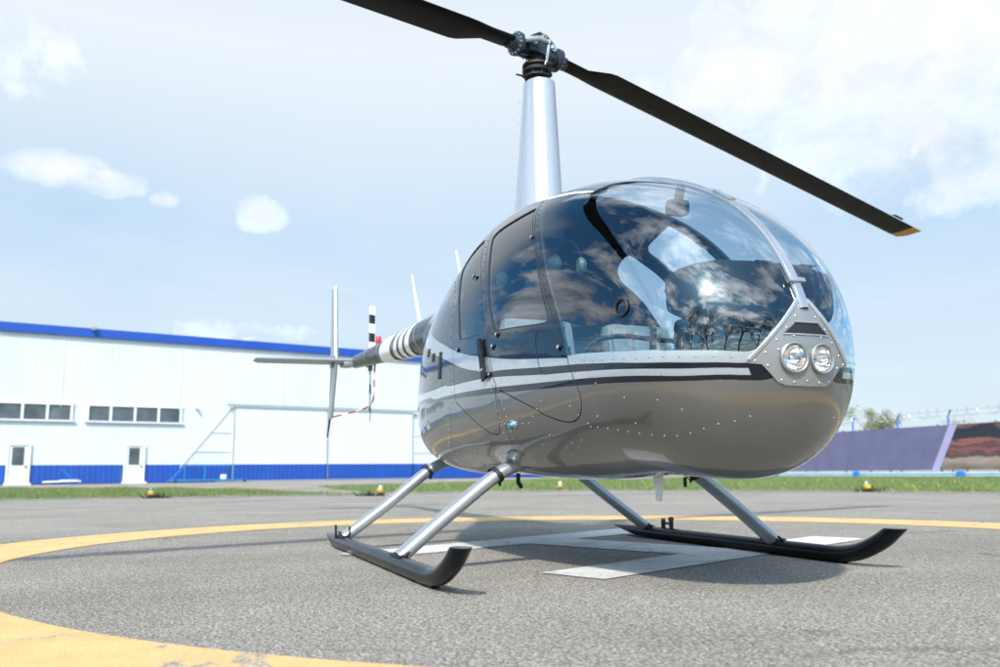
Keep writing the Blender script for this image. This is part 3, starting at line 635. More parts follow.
gapB = catmull([(.669, .797), (.651, .757), (.633, .713), (.617, .672), (.6025, .630), (.5925, .585), (.584, .54), (.575, .511), (.568, .494), (.562, .482)], 5)
top = catmull([(.570, .862), (.597, .846), (.622, .829), (.648, .812), (.669, .797)], 5)
A_door = [(a + .012, b) for a, b in [tuple(p) for p in A_edge]]
iA = next(i for i, p in enumerate(A_door) if p[1] < .868)
fd_low = catmull([us_xz(*p) for p in ((1.565, .955), (1.60, .87), (1.632, .80), (1.612, .735), (1.555, .695), (1.48, .688), (1.39, .708), (1.32, .732), (1.26, .762), (1.08, .828), (.91, .889))], 5)
FD = [tuple(p) for p in A_door[iA:]] + [tuple(p) for p in fd_low] + [tuple(p) for p in gapB[::-1]] + [tuple(p) for p in top[::-1]]
rd_top = catmull([(.669, .797), (.690, .787), (.705, .772), (.718, .752), (.722, .735), (.716, .712), (.700, .680), (.684, .640), (.676, .595), (.672, .545), (.667, .51), (.6635, .49), (.661, .474)], 5)
rd_low = catmull([us_xz(*p) for p in ((.352, .865), (.47, .81), (.60, .748), (.745, .682), (.81, .664), (.868, .668), (.905, .72), (.91, .80), (.905, .889))], 5)
RD = [tuple(p) for p in rd_top] + [tuple(p) for p in rd_low] + [tuple(p) for p in gapB[::-1]]
WF_ = [(0.568, 0.806), (0.555, 0.775), (0.538, 0.736), (0.519, 0.695), (0.5, 0.652), (0.485, 0.613), (0.476, 0.589), (0.4615, 0.556), (0.459, 0.546), (0.464, 0.5405), (0.498, 0.540), (0.53, 0.541), (0.561, 0.5425), (.5675, .548), (0.576, 0.567), (0.589, 0.603), (0.597, 0.63), (0.611, 0.676), (0.628, 0.721), (.638, .745), (.639, .757), (0.632, 0.768), (0.607, 0.785), (0.585, 0.799), (.573, .806)]
WR_ = [(0.667, 0.757), (0.655, .727), (0.642, 0.699), (0.624, 0.655), (0.609, 0.615), (0.598, 0.578), (0.591, 0.549), (.594, .5445), (0.62, 0.546), (0.648, 0.550), (0.655, 0.555), (0.663, 0.587), (.674, .62), (0.684, 0.652), (0.696, 0.685), (0.706, 0.716), (0.7065, 0.737), (0.70, 0.752), (0.683, 0.762), (.671, .762)]
WF = [tuple(p) for p in catmull(WF_, 4, True)]; WR = [tuple(p) for p in catmull(WR_, 4, True)]
def offs(poly, d):
    P = np.array([p for i, p in enumerate(poly) if i == 0 or abs(p[0] - poly[i - 1][0]) + abs(p[1] - poly[i - 1][1]) > 1e-5]); e = 1e-3; out = []
    area = sum(P[i][0] * P[(i + 1) % len(P)][1] - P[(i + 1) % len(P)][0] * P[i][1] for i in range(len(P))); sg = -1 if area > 0 else 1
    for i, p in enumerate(P):
        a = np.linalg.norm(S(p[0] + e, p[1]) - S(p[0] - e, p[1])) / (2 * e); s0 = min(max(p[1], .01), .99); b = np.linalg.norm(S(p[0], s0 + e) - S(p[0], s0 - e)) / (2 * e)
        t = (P[(i + 1) % len(P)] - P[i - 1]) * np.array([a, b]); t /= np.linalg.norm(t) + 1e-12; n = np.array([-t[1], t[0]]) * sg
        out.append((p[0] + n[0] * d / a, p[1] + n[1] * d / b))
    return out
GAP = .0028
FDi, FDo = offs(FD, -GAP), offs(FD, GAP); RDi, RDo = offs(RD, -GAP), offs(RD, GAP)
WFs, WRs = offs(WF, .006), offs(WR, .006)    # rubber seal round each pane
def ucurve(pts): pts = sorted(us_xz(*p) for p in pts); return Spl([p[0] for p in pts], [p[1] for p in pts])
c_ubl = ucurve([(2.3, .861), (1.9, .905), (1.56, .957), (1.37, .978), (.92, 1.034), (.71, 1.07), (.54, 1.10), (.29, 1.161), (-.1, 1.275), (-.55, 1.42), (-1.1, 1.60), (-1.8, 1.72)])
c_s1t = ucurve([(2.3, .861), (1.934, .894), (1.8, .907), (1.66, .920), (1.56, .927), (.92, .972), (.71, .99), (.54, 1.022), (.38, 1.06), (.16, 1.12), (-.2, 1.21), (-.6, 1.33), (-1.1, 1.52), (-1.8, 1.69)])
c_s1b = ucurve([(2.31, .840), (2.28, .842), (2.22, .845), (2.157, .848), (2.03, .860), (1.907, .871), (1.7, .885), (1.502, .897), (.959, .938), (.4, .955), (-.1, .965), (-.6, .98), (-1.1, 1.1), (-1.8, 1.6)])
c_s2t = ucurve([(2.31, .816), (2.277, .818), (2.22, .820), (2.152, .822), (2.03, .834), (1.903, .844), (1.7, .856), (1.498, .866), (.957, .889), (.4, .905), (-.1, .915), (-.6, .93), (-1.1, 1.04), (-1.8, 1.56)])
c_s2b = ucurve([(2.32, .797), (2.28, .799), (2.22, .801), (2.148, .803), (2.02, .811), (1.897, .819), (1.7, .829), (1.493, .838), (.953, .859), (.4, .878), (-.1, .89), (-.6, .905), (-1.1, 1.0), (-1.8, 1.53)])
def cline(c, u0, u1, n=44): return [(u, float(c(u))) for u in np.linspace(u0, u1, n)]
seams = [catmull([(.6785, .470), (.681, .44), (.685, .395), (.71, .281), (.715, .2), (.715, 0)], 5), catmull([(.564, .475), (.554, .41), (.558, .296), (.572, .184), (.575, .1), (.575, 0)], 5),
         catmull([(.684, .64), (.684, .70), (.724, .76), (.735, .9), (.735, 1)], 5)]
SEAMP = []
for c in seams:
    c = [tuple(p) for p in c]; half = .0016
    e = 1e-3; l, r = [], []
    for i, p in enumerate(c):
        a, b = c[max(i - 1, 0)], c[min(i + 1, len(c) - 1)]; A_ = np.linalg.norm(S(p[0] + e, p[1]) - S(p[0] - e, p[1])) / (2 * e); s0 = min(max(p[1], .01), .99); B_ = np.linalg.norm(S(p[0], s0 + e) - S(p[0], s0 - e)) / (2 * e)
        t = np.array([(b[0] - a[0]) * A_, (b[1] - a[1]) * B_]); t /= np.linalg.norm(t) + 1e-12
        l.append((p[0] - t[1] * half / A_, p[1] + t[0] * half / B_)); r.append((p[0] + t[1] * half / A_, p[1] - t[0] * half / B_))
    SEAMP.append(l + r[::-1])
cap_line = catmull([(.4535, .529), (.477, .5295), (.4805, .524), (.480, .509), (.470, .489), (.462, .4845), (.445, .4845)], 5)
# domain mesh ---------------------------------------------------------
bm = bmesh.new()
ugrid = list(np.linspace(0, .12, 24)) + list(np.linspace(.12, .74, 112))[1:] + list(np.linspace(.74, 1.0, 32))[1:]; sgrid = list(np.linspace(0, .42, 23)) + list(np.linspace(.42, .60, 20))[1:] + list(np.linspace(.60, 1, 24))[1:]
V = [[bm.verts.new((u, s, 0)) for s in sgrid] for u in ugrid]
for i in range(len(ugrid) - 1):
    for j in range(len(sgrid) - 1): bm.faces.new((V[i][j], V[i + 1][j], V[i + 1][j + 1], V[i][j + 1]))
def cut(poly, closed=True):
    P = [tuple(p)[:2] for p in poly]
    if closed: P = P + [P[0]]
    lo = (min(p[0] for p in P) - .02, min(p[1] for p in P) - .03); hi = (max(p[0] for p in P) + .02, max(p[1] for p in P) + .03)
    cand = set(f for f in bm.faces if any(lo[0] <= v.co.x <= hi[0] and lo[1] <= v.co.y <= hi[1] for v in f.verts))
    for a, b in zip(P[:-1], P[1:]):
        if abs(a[0] - b[0]) + abs(a[1] - b[1]) < 1e-6: continue
        x0, x1 = min(a[0], b[0]) - 1e-5, max(a[0], b[0]) + 1e-5; y0, y1 = min(a[1], b[1]) - 1e-5, max(a[1], b[1]) + 1e-5
        nn = Vector((-(b[1] - a[1]), b[0] - a[0], 0)).normalized(); co = Vector((a[0], a[1], 0)); fs = []
        for f in cand:
            if not f.is_valid: continue
            xs = [v.co.x for v in f.verts]; ys = [v.co.y for v in f.verts]
            if max(xs) < x0 or min(xs) > x1 or max(ys) < y0 or min(ys) > y1: continue
            d = [(v.co - co).dot(nn) for v in f.verts]
            if min(d) < -1e-6 and max(d) > 1e-6: fs.append(f)
        if not fs: continue
        geom = set(fs)
        for f in fs: geom |= set(f.edges); geom |= set(f.verts)
        r = bmesh.ops.bisect_plane(bm, geom=list(geom), plane_co=co, plane_no=nn, dist=1e-7)
        for e in r['geom']:
            if isinstance(e, bmesh.types.BMFace): cand.add(e)
            elif isinstance(e, bmesh.types.BMEdge): cand.update(e.link_faces)
        cand = set(f for f in cand if f.is_valid)
cut(pan_us, False)
LH = [us_yz(-.063 + .046 * math.cos(2 * math.pi * k / 40), .876 + .046 * math.sin(2 * math.pi * k / 40)) for k in range(40)]
cut(LH)
cut([tuple(p) for p in A_edge], False); cut([tuple(p) for p in hem1] + [(.02, .42)], False); cut([tuple(p) for p in hem2], False)
for P in (FDi, FDo, RDi, RDo, WF, WR, WFs, WRs): cut(P)
for P in SEAMP: cut(P)
U0 = u_of_x(-1.75)
for c, a in ((c_ubl, .415), (c_s1t, .405), (c_s1b, .085), (c_s2t, .085), (c_s2b, .06)): cut(cline(c, a, U0), False)
cut([(.118, .2), (.118, .48)], False); cut([(.405, .45), (.405, .52)], False); cut([(.418, .45), (.418, .53)], False)
bmesh.ops.remove_doubles(bm, verts=bm.verts, dist=6e-5)
VUS = faces = cen = None
def extract():
    global VUS, faces, cen
    bm.verts.index_update(); bm.faces.index_update(); bm.faces.ensure_lookup_table()
    VUS = np.array([(v.co.x, v.co.y) for v in bm.verts]); faces = [[v.index for v in f.verts] for f in bm.faces]; cen = np.array([VUS[f].mean(0) for f in faces])
inP = lambda poly: inside(cen, [tuple(p)[:2] for p in poly])
extract()
pan_poly = [tuple(p) for p in pan_us] + [(0, 0), (0, 1)]
lamp_hole = inP(LH)
is_pan = inP(pan_poly); is_ws = inP(WS) & ~is_pan
is_fo = inP(FDo) & ~is_ws; is_fi = inP(FDi); is_ro = inP(RDo) & ~is_fo; is_ri = inP(RDi) & is_ro
wf_, wr_, wfs_, wrs_ = inP(WF), inP(WR), inP(WFs), inP(WRs)
is_seam = np.zeros(len(faces), bool)
for P in SEAMP: is_seam |= inP(P)
above = lambda c: cen[:, 1] > c(np.clip(cen[:, 0], 0, U0))
inU = cen[:, 0] < U0
A_poly_u = cen[:, 0]
# 0 bronze 1 black 2 silver 3 seam
mi = np.zeros(len(faces), int)
behind = A_poly_u > .418
mi[above(c_s2b) & ~above(c_s2t)] = 1; mi[above(c_s2t) & ~above(c_s1b)] = 2; mi[above(c_s1b) & ~above(c_s1t)] = 1; hem2u = Spl([p[0] for p in sorted(tuple(q) for q in hem2)], [p[1] for p in sorted(tuple(q) for q in hem2)])
frontz = A_poly_u < .405
mi[above(c_s1b)] = 1; mi[above(c_s1t) & ~frontz] = 2
mi[(mi == 2) & ~above(c_s1b) & (A_poly_u < .118)] = 1
mi[above(c_ubl) & behind] = 1
mi[frontz & (cen[:, 1] > hem2u(np.clip(A_poly_u, .105, .405)))] = 2

FDo_in = inP(FDo); RDo_in = inP(RDo)
jm = (inP(offs(FD, .018)) & ~inP(offs(FD, -.016))) | (inP(offs(RD, .018)) & ~inP(offs(RD, -.016)))
MASKS = [is_pan, is_ws, is_fo, is_fi, is_ro, is_ri, wf_, wr_, wfs_, wrs_, is_seam, lamp_hole, FDo_in, jm]
code = sum(m.astype(int) << (k + 3) for k, m in enumerate(MASKS)) + mi
lay = bm.faces.layers.int.new('code')
for f, c in zip(bm.faces, code): f[lay] = int(c)
# give back whole cells wherever a cut ran on past its own curve
UG = np.array(ugrid); SG = np.array(sgrid)
def on_grid(e):
    a, b = e.verts[0].co, e.verts[1].co
    if abs(a.x - b.x) < 1e-6 and np.abs(UG - a.x).min() < 2e-6: return True
    return abs(a.y - b.y) < 1e-6 and np.abs(SG - a.y).min() < 2e-6
JM = ~(1 << (3 + 13))
kill = [e for e in bm.edges if len(e.link_faces) == 2 and (e.link_faces[0][lay] & JM) == (e.link_faces[1][lay] & JM) and not on_grid(e)]
bmesh.ops.dissolve_edges(bm, edges=kill, use_verts=True)
extract()
code = np.array([f[lay] for f in bm.faces]); bm.free()
mi = code & 7
is_pan, is_ws, is_fo, is_fi, is_ro, is_ri, wf_, wr_, wfs_, wrs_, is_seam, lamp_hole, FDo_in, jm = [((code >> (k + 3)) & 1).astype(bool) for k in range(14)]
VP = S(VUS[:, 0], VUS[:, 1]); VN = SN(VUS[:, 0], VUS[:, 1])
def skin(name, mask, side, mats, parent, thick=0.0, midx=None, inner=None, lift=0.0, both=False):
    V_, F_, Nn, MI = [], [], [], []
    for sd_ in ((-1, 1) if both else (side,)):
        idx = {}; fl = []; base = len(V_)
        for k in np.nonzero(mask)[0]:
            f = faces[k]; g2 = []
            for v in f:
                if v not in idx:
                    idx[v] = base + len(idx); p = VP[v] + VN[v] * lift; n_ = VN[v]
                    V_.append((p[0], p[1] * (1 if sd_ < 0 else -1), p[2])); Nn.append((n_[0], n_[1] * (1 if sd_ < 0 else -1), n_[2]))
                if not g2 or g2[-1] != idx[v]: g2.append(idx[v])
            if len(g2) < 3: continue
            pts = [np.array(V_[i]) for i in g2]
            ar = np.zeros(3)
            for i in range(1, len(pts) - 1): ar += np.cross(pts[i] - pts[0], pts[i + 1] - pts[0])
            if np.linalg.norm(ar) < 1e-11: continue
            if ar @ np.array(Nn[g2[0]]) < 0: g2 = g2[::-1]
            fl.append(g2); MI.append(int(midx[k]) if midx is not None else 0)
        F_ += fl
        if thick > 0:
            nv = len(V_) - base; off = len(V_)
            for i in range(base, base + nv):
                p, n_ = V_[i], Nn[i]; V_.append((p[0] - n_[0] * thick, p[1] - n_[1] * thick, p[2] - n_[2] * thick)); Nn.append((-n_[0], -n_[1], -n_[2]))
            ec = {}
            for f in fl:
                for a, b in zip(f, f[1:] + f[:1]): ec[(a, b)] = 1
            for f in list(fl): F_.append([i - base + off for i in f[::-1]]); MI.append(inner)
            for (a, b) in list(ec):
                if (b, a) not in ec:
                    pa, pb = V_[a], V_[b]
                    if abs(pa[1]) < 1e-4 and abs(pb[1]) < 1e-4: continue
                    k = len(V_)      # rim faces get own vertices
                    V_ += [V_[a], V_[b], V_[b - base + off], V_[a - base + off]]
                    q0, q1, q2 = np.array(V_[k]), np.array(V_[k + 1]), np.array(V_[k + 2]); rn = np.cross(q2 - q1, q1 - q0); rn = rn / (np.linalg.norm(rn) + 1e-12); Nn += [tuple(rn)] * 4
                    F_.append([k + 1, k, k + 3, k + 2]); MI.append(inner)
    me = bpy.data.meshes.new(name); me.from_pydata(V_, [], F_)
    for m in mats: me.materials.append(m)
    me.polygons.foreach_set('material_index', MI); me.polygons.foreach_set('use_smooth', [True] * len(MI))
    me.normals_split_custom_set_from_vertices([tuple(n) for n in Nn])
    o = bpy.data.objects.new(name, me); COL.objects.link(o)
    if parent is not None: o.parent = parent
    return o
LIV = [M['bronze'], M['black'], M['silver'], M['rubber'], M['liner']]
mh = mi.copy(); mh[is_seam] = 3
hull_mask = ~(is_pan | is_ws | is_fo | is_ro | FDo_in)
hull = skin('fuselage', hull_mask, -1, LIV, heli, .014, mh, 4, both=True)
ws = []
for side in (-1, 1):
    w_ = skin('windscreen', is_ws, side, [M['glass']], heli); ws.append(w_)
    for nm, fi, fo, wi, wsl in (('front_door', is_fi & ~is_ws, is_fo, wf_, wfs_), ('rear_door', is_ri & ~is_fi, is_ro, wr_, wrs_)):
        md = mi.copy(); md[wsl & ~wi] = 3
        d = skin(nm, fi & ~wi & ~FDo_in if nm == 'rear_door' else fi & ~wi, side, LIV, heli, .020, md, 4)
        skin('window', wi & fi, side, [M['glass']], d, lift=-.006)
for side in (-1, 1): skin('door_jamb', jm & ~is_ws & ~is_pan, side, [M['dark']], heli, .004, np.zeros(len(faces), int), 0, lift=-.023)
pnl = skin('nose_panel', is_pan & ~lamp_hole, -1, [M['panel'], M['dark']], heli, .010, np.zeros(len(faces), int), 1, lift=.006, both=True)
def nose_x(y, z, add=0.0):
    u, s = us_yz(-abs(y), z); p = S(u, s); return float(p[0]) + add

def ssrf(u, s, side=-1, lift=0.0):
    p = S(u, s); n = SN(np.array([u]), np.array([s]))[0]; p = p + n * lift
    return Vector((p[0], p[1] * (1 if side < 0 else -1), p[2])), Vector((n[0], n[1] * (1 if side < 0 else -1), n[2]))
# centre strip between the two windscreens
us_top = u_of_x(2.325)
mb = MB(); strip = []
for u in np.linspace(.625, .050, 64):
    p = S(u, 1.0); n = SN(np.array([u]), np.array([1.0]))[0]; strip.append((Vector(p), Vector(n)))
prof = [(-.021, -.004), (-.021, .004), (-.013, .0055), (-.011, .012), (.011, .012), (.013, .0055), (.021, .004), (.021, -.004)]
vs = [p + n * (h + .006) + Vector((0, y, 0)) for p, n in strip for y, h in prof]; k8 = len(prof)
mb.add(vs, [(i * k8 + j, i * k8 + (j + 1) % k8, (i + 1) * k8 + (j + 1) % k8, (i + 1) * k8 + j) for i in range(len(strip) - 1) for j in range(k8)]); mb.build('centre_strip', M['trim'], heli, angle=50)
# wiper-like cover clip on strip
mb = MB(); p, n = strip[34]; mb.box(p + n * .02, (.14, .03, .012), (0, math.atan2(n.x, n.z), 0), bev=.003); p, n = strip[-7]; mb.box(p + n * .02, (.018, .07, .014), (0, math.atan2(n.x, n.z), 0), bev=.003); mb.build('strip_clip', M['trim'], heli)

# rivets ----------------------------------------------------------------
def rivets(name, items, r=.0048, m=None, parent=None):
    mb = MB()
    for p, n in items: mb.lathe(p, n, [(r, -.001), (r, .001), (r * .75, r * .5), (0.0002, r * .68)], 7)
    return mb.build(name, m or M['trim'], parent or heli, angle=80)
def along(fn, n): return [fn(k / (n - 1)) for k in range(n)]
def pl(poly, n, off=(0, 0)):
    P = np.array([tuple(p)[:2] for p in poly]); Q = S(P[:, 0], P[:, 1]); d = np.r_[0, np.cumsum(np.linalg.norm(np.diff(Q, axis=0), axis=1))]; t = np.linspace(d[0], d[-1], n)
    return [(float(np.interp(x, d, P[:, 0])) + off[0], float(np.interp(x, d, P[:, 1])) + off[1]) for x in t]
items = []; black_it = []
for side in (-1, 1):
    for a, b in zip(pl(hem1, 15), pl(hem2, 15)): items.append(ssrf((a[0] + b[0]) / 2, (a[1] + b[1]) / 2, side))
    for u, s in pl([(.425, .40), (.40, .33), (.33, .30), (.26, .27), (.2, .265), (.15, .22)], 16): items.append(ssrf(u, s, side))
    for u, s in pl([us_xz(1.32, .79), us_xz(1.18, .70), us_xz(1.0, .70), us_xz(.9, .72)], 9): items.append(ssrf(u, s, side))
    for u, s in pl(seams[1][:16], 14, (.008, 0)): items.append(ssrf(u, s, side))
    for u, s in pl(seams[1][:16], 14, (-.006, 0)): items.append(ssrf(u, s, side))
    for u, s in pl(seams[0][:16], 12, (.008, 0)): items.append(ssrf(u, s, side))
    for x, z in ((1.7, .70), (1.62, .66), (1.5, .61), (1.42, .60), (1.44, .58), (1.35, .55), (1.36, .58), (1.25, .52), (1.9, .76), (2.05, .74), (1.75, .83), (2.12, .70), (1.9, .66), (1.3, .64), (1.2, .60)): u, s = us_xz(x, z); items.append(ssrf(u, s, side))
    for u, s in pl([tuple(p) for p in A_edge[14:]], 20, (.0065, 0)): black_it.append(ssrf(u, s, side))
    for u, s in pl(gapB[6:], 14, (.006, 0)): black_it.append(ssrf(u, s, side))
    for u, s in pl(rd_top[28:], 14, (.009, 0)): black_it.append(ssrf(u, s, side))
    for u, s in pl([(.74, .62), (.76, .55), (.77, .48), (.78, .40), (.79, .30)], 20): items.append(ssrf(u, s, side))
    for u, s in pl([(.70, .30), (.66, .28), (.62, .26), (.585, .26)], 12): items.append(ssrf(u, s, side))
rivets('rivets', items, .0042, M['panel']); rivets('rivets', black_it, .0042, M['rubber'])
# fuel drain door outline etc. as thin seal bead
for side in (-1, 1):
    mb = MB(); pts = [ssrf(p[0], p[1], side, .001)[0] for p in cap_line]; mb.tube([tuple(p) for p in pts], .0016, 6); mb.build('map_pocket_seam', M['rubber'], heli)
# nose panel details : frame, rivets, lamps, intake ----------------------
pit = []
for sy in (-1, 1):
    for y, z in ((.045, 1.03), (.085, .985), (.125, .94), (.165, .895), (.2, .866), (.155, .848), (.105, .797), (.055, .79), (.06, .955), (.12, .905)):
        u, s = us_yz(-y, z); p, n = ssrf(u, s, sy, .0065); pit.append((p, n))
u, s = us_yz(-.0015, .957); pit.append(ssrf(u, s, -1, .0065)); pit.append(ssrf(*us_yz(-.0015, .795), -1, .0065))
rivets('rivets', pit, .0048, M['steel'], pnl)
for sy in (-1, 1):
    mb = MB(); pts = []
    for k in range(14):
        t = k / 13; y = .02 + t * (.219 - .02); z = 1.095 + t * (.868 - 1.095); u, s = us_yz(-y, z); pts.append(tuple(ssrf(u, s, sy, .009)[0]))
    mb.tube(pts, [(.0085, .004)] * 14, 10, ref=(1, 0, 0)); mb.build('panel_edge_strip', M['trim'], pnl)
# intake follows the nose surface
it = MB(); gx, gz = 16, 4; top_, bot_ = [], []
for a in range(gz + 1):
    for b in range(gx + 1):
        z = 1.003 + (.966 - 1.003) * a / gz; hw = .052 + (.096 - .052) * a / gz; y = -hw + 2 * hw * b / gx; u, s0 = us_yz(-max(abs(y), .0016), z); p, n = ssrf(u, s0, -1 if y <= 0 else 1, .0075); top_.append(p); bot_.append(p - n * .006)
nv_ = len(top_); fs = []
for a in range(gz):
    for b in range(gx): i_ = a * (gx + 1) + b; fs += [(i_, i_ + 1, i_ + gx + 2, i_ + gx + 1), (nv_ + i_, nv_ + i_ + gx + 1, nv_ + i_ + gx + 2, nv_ + i_ + 1)]
it.add(top_ + bot_, fs); ino = it.build('air_intake', M['rubber'], pnl)
oo = [Vector((nose_x(y, z, .0095), y, z)) for y, z in ((-.054, 1.006), (.054, 1.006), (.098, .963), (-.098, .963))]
lip = MB(); lip.tube([tuple(ssrf(*us_yz(-max(abs(y), .0016), 1.007), -1 if y <= 0 else 1, .009)[0]) for y in np.linspace(-.054, .054, 9)], (.005, .004), 8); lip.tube([tuple(ssrf(*us_yz(-max(abs(y), .0016), .962), -1 if y <= 0 else 1, .008)[0]) for y in np.linspace(-.1, .1, 11)], .0032, 8); lip.build('intake_lip', M['trim'], ino)
# headlights
def lamp_mat():
    m, nt, out = new_mat('chrome_reflector'); p = N(nt, 'ShaderNodeBsdfPrincipled'); p.inputs['Base Color'].default_value = (.9, .9, .9, 1); p.inputs['Metallic'].default_value = 1; p.inputs['Roughness'].default_value = .06
    L(nt, bump(nt, noise(nt, mapped(nt), 60, 2).outputs[0], .15, .003), p.inputs['Normal']); L(nt, p.outputs[0], out.inputs[0]); return m
M['chrome'] = lamp_mat()
for sy in (-1, 1):
    y, z, r = sy * .063, .876, .046
    ax = Vector((1, sy * .10, -.05)).normalized(); c = Vector((nose_x(y, z, .012), y, z))
    hl = MB().lathe(c, ax, [(r + .010, -.02), (r + .012, .002), (r + .007, .006), (r + .002, .003), (r, -.006), (r - .001, -.022)], 40).build('headlight', M['panel'], pnl)
    MB().lathe(c, ax, [(r - .0005, -.004), (r * .93, -.012), (r * .7, -.028), (r * .4, -.04), (.003, -.046)], 36).build('reflector', M['chrome'], hl)
    MB().lathe(c, ax, [(r - .0008, -.006), (r * .8, -.001), (r * .5, .003), (.0005, .005)], 36).build('lens', M['window_glass'], hl)
    b = MB().lathe(c - ax * .03, ax, [(.003, -.01), (.009, 0), (.009, .014), (.002, .018)], 14).build('bulb', M['steel'], hl)
    mb = MB(); mb.cyl(c - ax * .012 + Vector((0, -.032, -.02)), c - ax * .012 + Vector((0, .03, .018)), .0014, 6); mb.build('filament_wire', M['steel'], hl)
# small fittings on starboard / port -------------------------------------
for side in (-1, 1):
    p, n = ssrf(.5385, .380, side); MB().lathe(p, n, [(.026, -.002), (.026, .006), (.022, .009)], 20).build('strobe_ring', M['trim'], heli); MB().lathe(p, n, [(.021, .006), (.019, .016), (.012, .024), (.0005, .027)], 20).build('side_lamp', M['lens_blue'], heli)
    pa, na = ssrf(.5935, .534, side, .016); pb, nb_ = ssrf(.5815, .492, side, .016); ax = (pa - pb).normalized(); w2 = na.cross(ax).normalized()
    mb = MB(); hw = .021; pts = [pb - w2 * hw, pb + w2 * hw, pa + w2 * hw * 1.0, pa + w2 * hw * .3 + ax * .012, pa - w2 * hw]
    mb.prism(pts, na, .012); mb.cyl(pb + ax * .07, pb + ax * .07 - na * .02, .008, 10); mb.lathe(pb + ax * .055, na, [(.008, .004), (.008, .009), (.0005, .011)], 10, mi=1); mb.build('door_handle', [M['skid'], M['steel']], heli)
    def latch(u, s, sz=1.0):
        p, n = ssrf(u, s, side, .004); ax = Vector((0, 0, 1)) - n * n.z; ax.normalize(); w2 = n.cross(ax)
        mb = MB(); mb.tube([p - w2 * .016 * sz, p - w2 * .004, p + w2 * .004, p + w2 * .016 * sz], [.005, .009, .009, .005], 8); mb.lathe(p + n * .004, n, [(.009 * sz, -.004), (.009 * sz, .004), (.0005, .008)], 10, mi=1); mb.tube([p, p - ax * .02 * sz], .004, 8)
        mb.build('latch', [M['rubber'], M['steel']], heli)
    for u, s, z_ in ((.5225, .70, 1), (.641, .657, 1), (.4335, .51, 1.0), (.559, .536, .9), (.567, .522, 1), (.655, .536, .8), (.574, .497, .9)): latch(u, s, z_)
# vents / fasteners on the rear cowl
for side in (-1, 1):
    mb = MB()
    for x, z, ln in ((.05, 1.10, .16), (-.12, 1.17, .05), (-.28, 1.22, .05)):
        u, s = us_xz(x, z); p, n = ssrf(u, s, side, .002); ax = (Vector((0, 0, 1)) - n * n.z).normalized(); w2 = n.cross(ax); mb.prism([p - w2 * .02 - ax * ln / 2, p + w2 * .02 - ax * ln / 2, p + w2 * .02 + ax * ln / 2, p - w2 * .02 + ax * ln / 2], n, .006)
    mb.build('cowl_vent', M['rubber'], heli)
# cabin interior -----------------------------------------------------------
mb = MB(); mb.box((.4, 0, .57), (1.7, .80, .04)); mb.box((1.55, 0, .56), (.5, .5, .03)); mb.build('cabin_floor', M['dark'], heli, smooth=False)
mb = MB(); mb.box((-.40, 0, 1.06), (.06, .84, 1.0), bev=.02); mb.build('firewall', M['liner'], heli)
mb = MB(); mb.box((.12, 0, .72), (.95, .98, .28), bev=.04); mb.box((.80, -.27, .72), (.5, .36, .26), bev=.04); mb.box((.80, .27, .72), (.5, .36, .26), bev=.04); mb.build('seat_box', M['leather_dark'], heli)
def seat(x, y, w_, zb, zt, lean, m):
    mb = MB(); n = 9
    cu_ = MB(); cu_.box((x + .26, y, zb), (.50, w_, .11), (0, -.06, 0), bev=.045)
    for k in range(3): cu_.box((x + .26, y + (k - 1) * w_ * .31, zb + .045), (.44, w_ * .27, .06), (0, -.06, 0), bev=.028)
    se = cu_.build('seat', m, heli)
    bk_ = MB(); hgt = zt - zb; c = Vector((x - .02 - lean * .5, y, zb + hgt / 2)); rot = (0, -math.atan2(lean, hgt), 0)
    bk_.box(c, (.11, w_, hgt), rot, bev=.05)
    for k in range(3): bk_.box(c + Vector((.05, (k - 1) * w_ * .31, -.01)), (.06, w_ * .28, hgt * .86), rot, bev=.028)
    bk_.build('backrest', m, se)
seat(.72, -.31, .42, .88, 1.30, .10, M['leather']); seat(.72, .31, .42, .88, 1.30, .10, M['leather'])
seat(-.25, -.28, .48, .88, 1.36, .08, M['leather']); seat(-.25, .28, .48, .88, 1.36, .08, M['leather'])
# instrument console : wide hood on a narrow pedestal
con = MB(); con.box((1.86, .0, .72), (.34, .26, .36), bev=.03); con.box((1.80, .04, .98), (.26, .34, .30), bev=.04)
co_ = con.build('instrument_console', M['dark'], heli)
hood = MB(); sec = []
for y, hw, z0, z1 in ((-.245, .10, 1.20, 1.26), (-.225, .13, 1.12, 1.30), (-.12, .14, 1.08, 1.325), (.10, .15, 1.06, 1.335), (.32, .14, 1.06, 1.335), (.43, .13, 1.08, 1.31), (.47, .09, 1.13, 1.25)):
    pts = []
    for k in range(16):
        a = 2 * math.pi * k / 16; ca, sa = math.cos(a), math.sin(a)
        pts.append(Vector((1.92 + hw * math.copysign(abs(ca) ** .45, ca), y, (z0 + z1) / 2 + (z1 - z0) / 2 * math.copysign(abs(sa) ** .45, sa))))
    sec.append(pts)
hood.add([p for s_ in sec for p in s_], [(i * 16 + k, i * 16 + (k + 1) % 16, (i + 1) * 16 + (k + 1) % 16, (i + 1) * 16 + k) for i in range(len(sec) - 1) for k in range(16)] + [tuple(range(16)), tuple(range(96, 112))])
M['hood'] = mat('dark_hood_vinyl', (.010, .011, .014), .85, 0, .2, 20)
ho = hood.build('hood', M['hood'], co_, angle=60)
mb = MB()
for y in (.13, .36):
    for k in range(3): mb.box((1.945 + k * .024, y, 1.338), (.009, .085, .004))
mb.build('hood_vent', M['rubber'], ho, smooth=False)
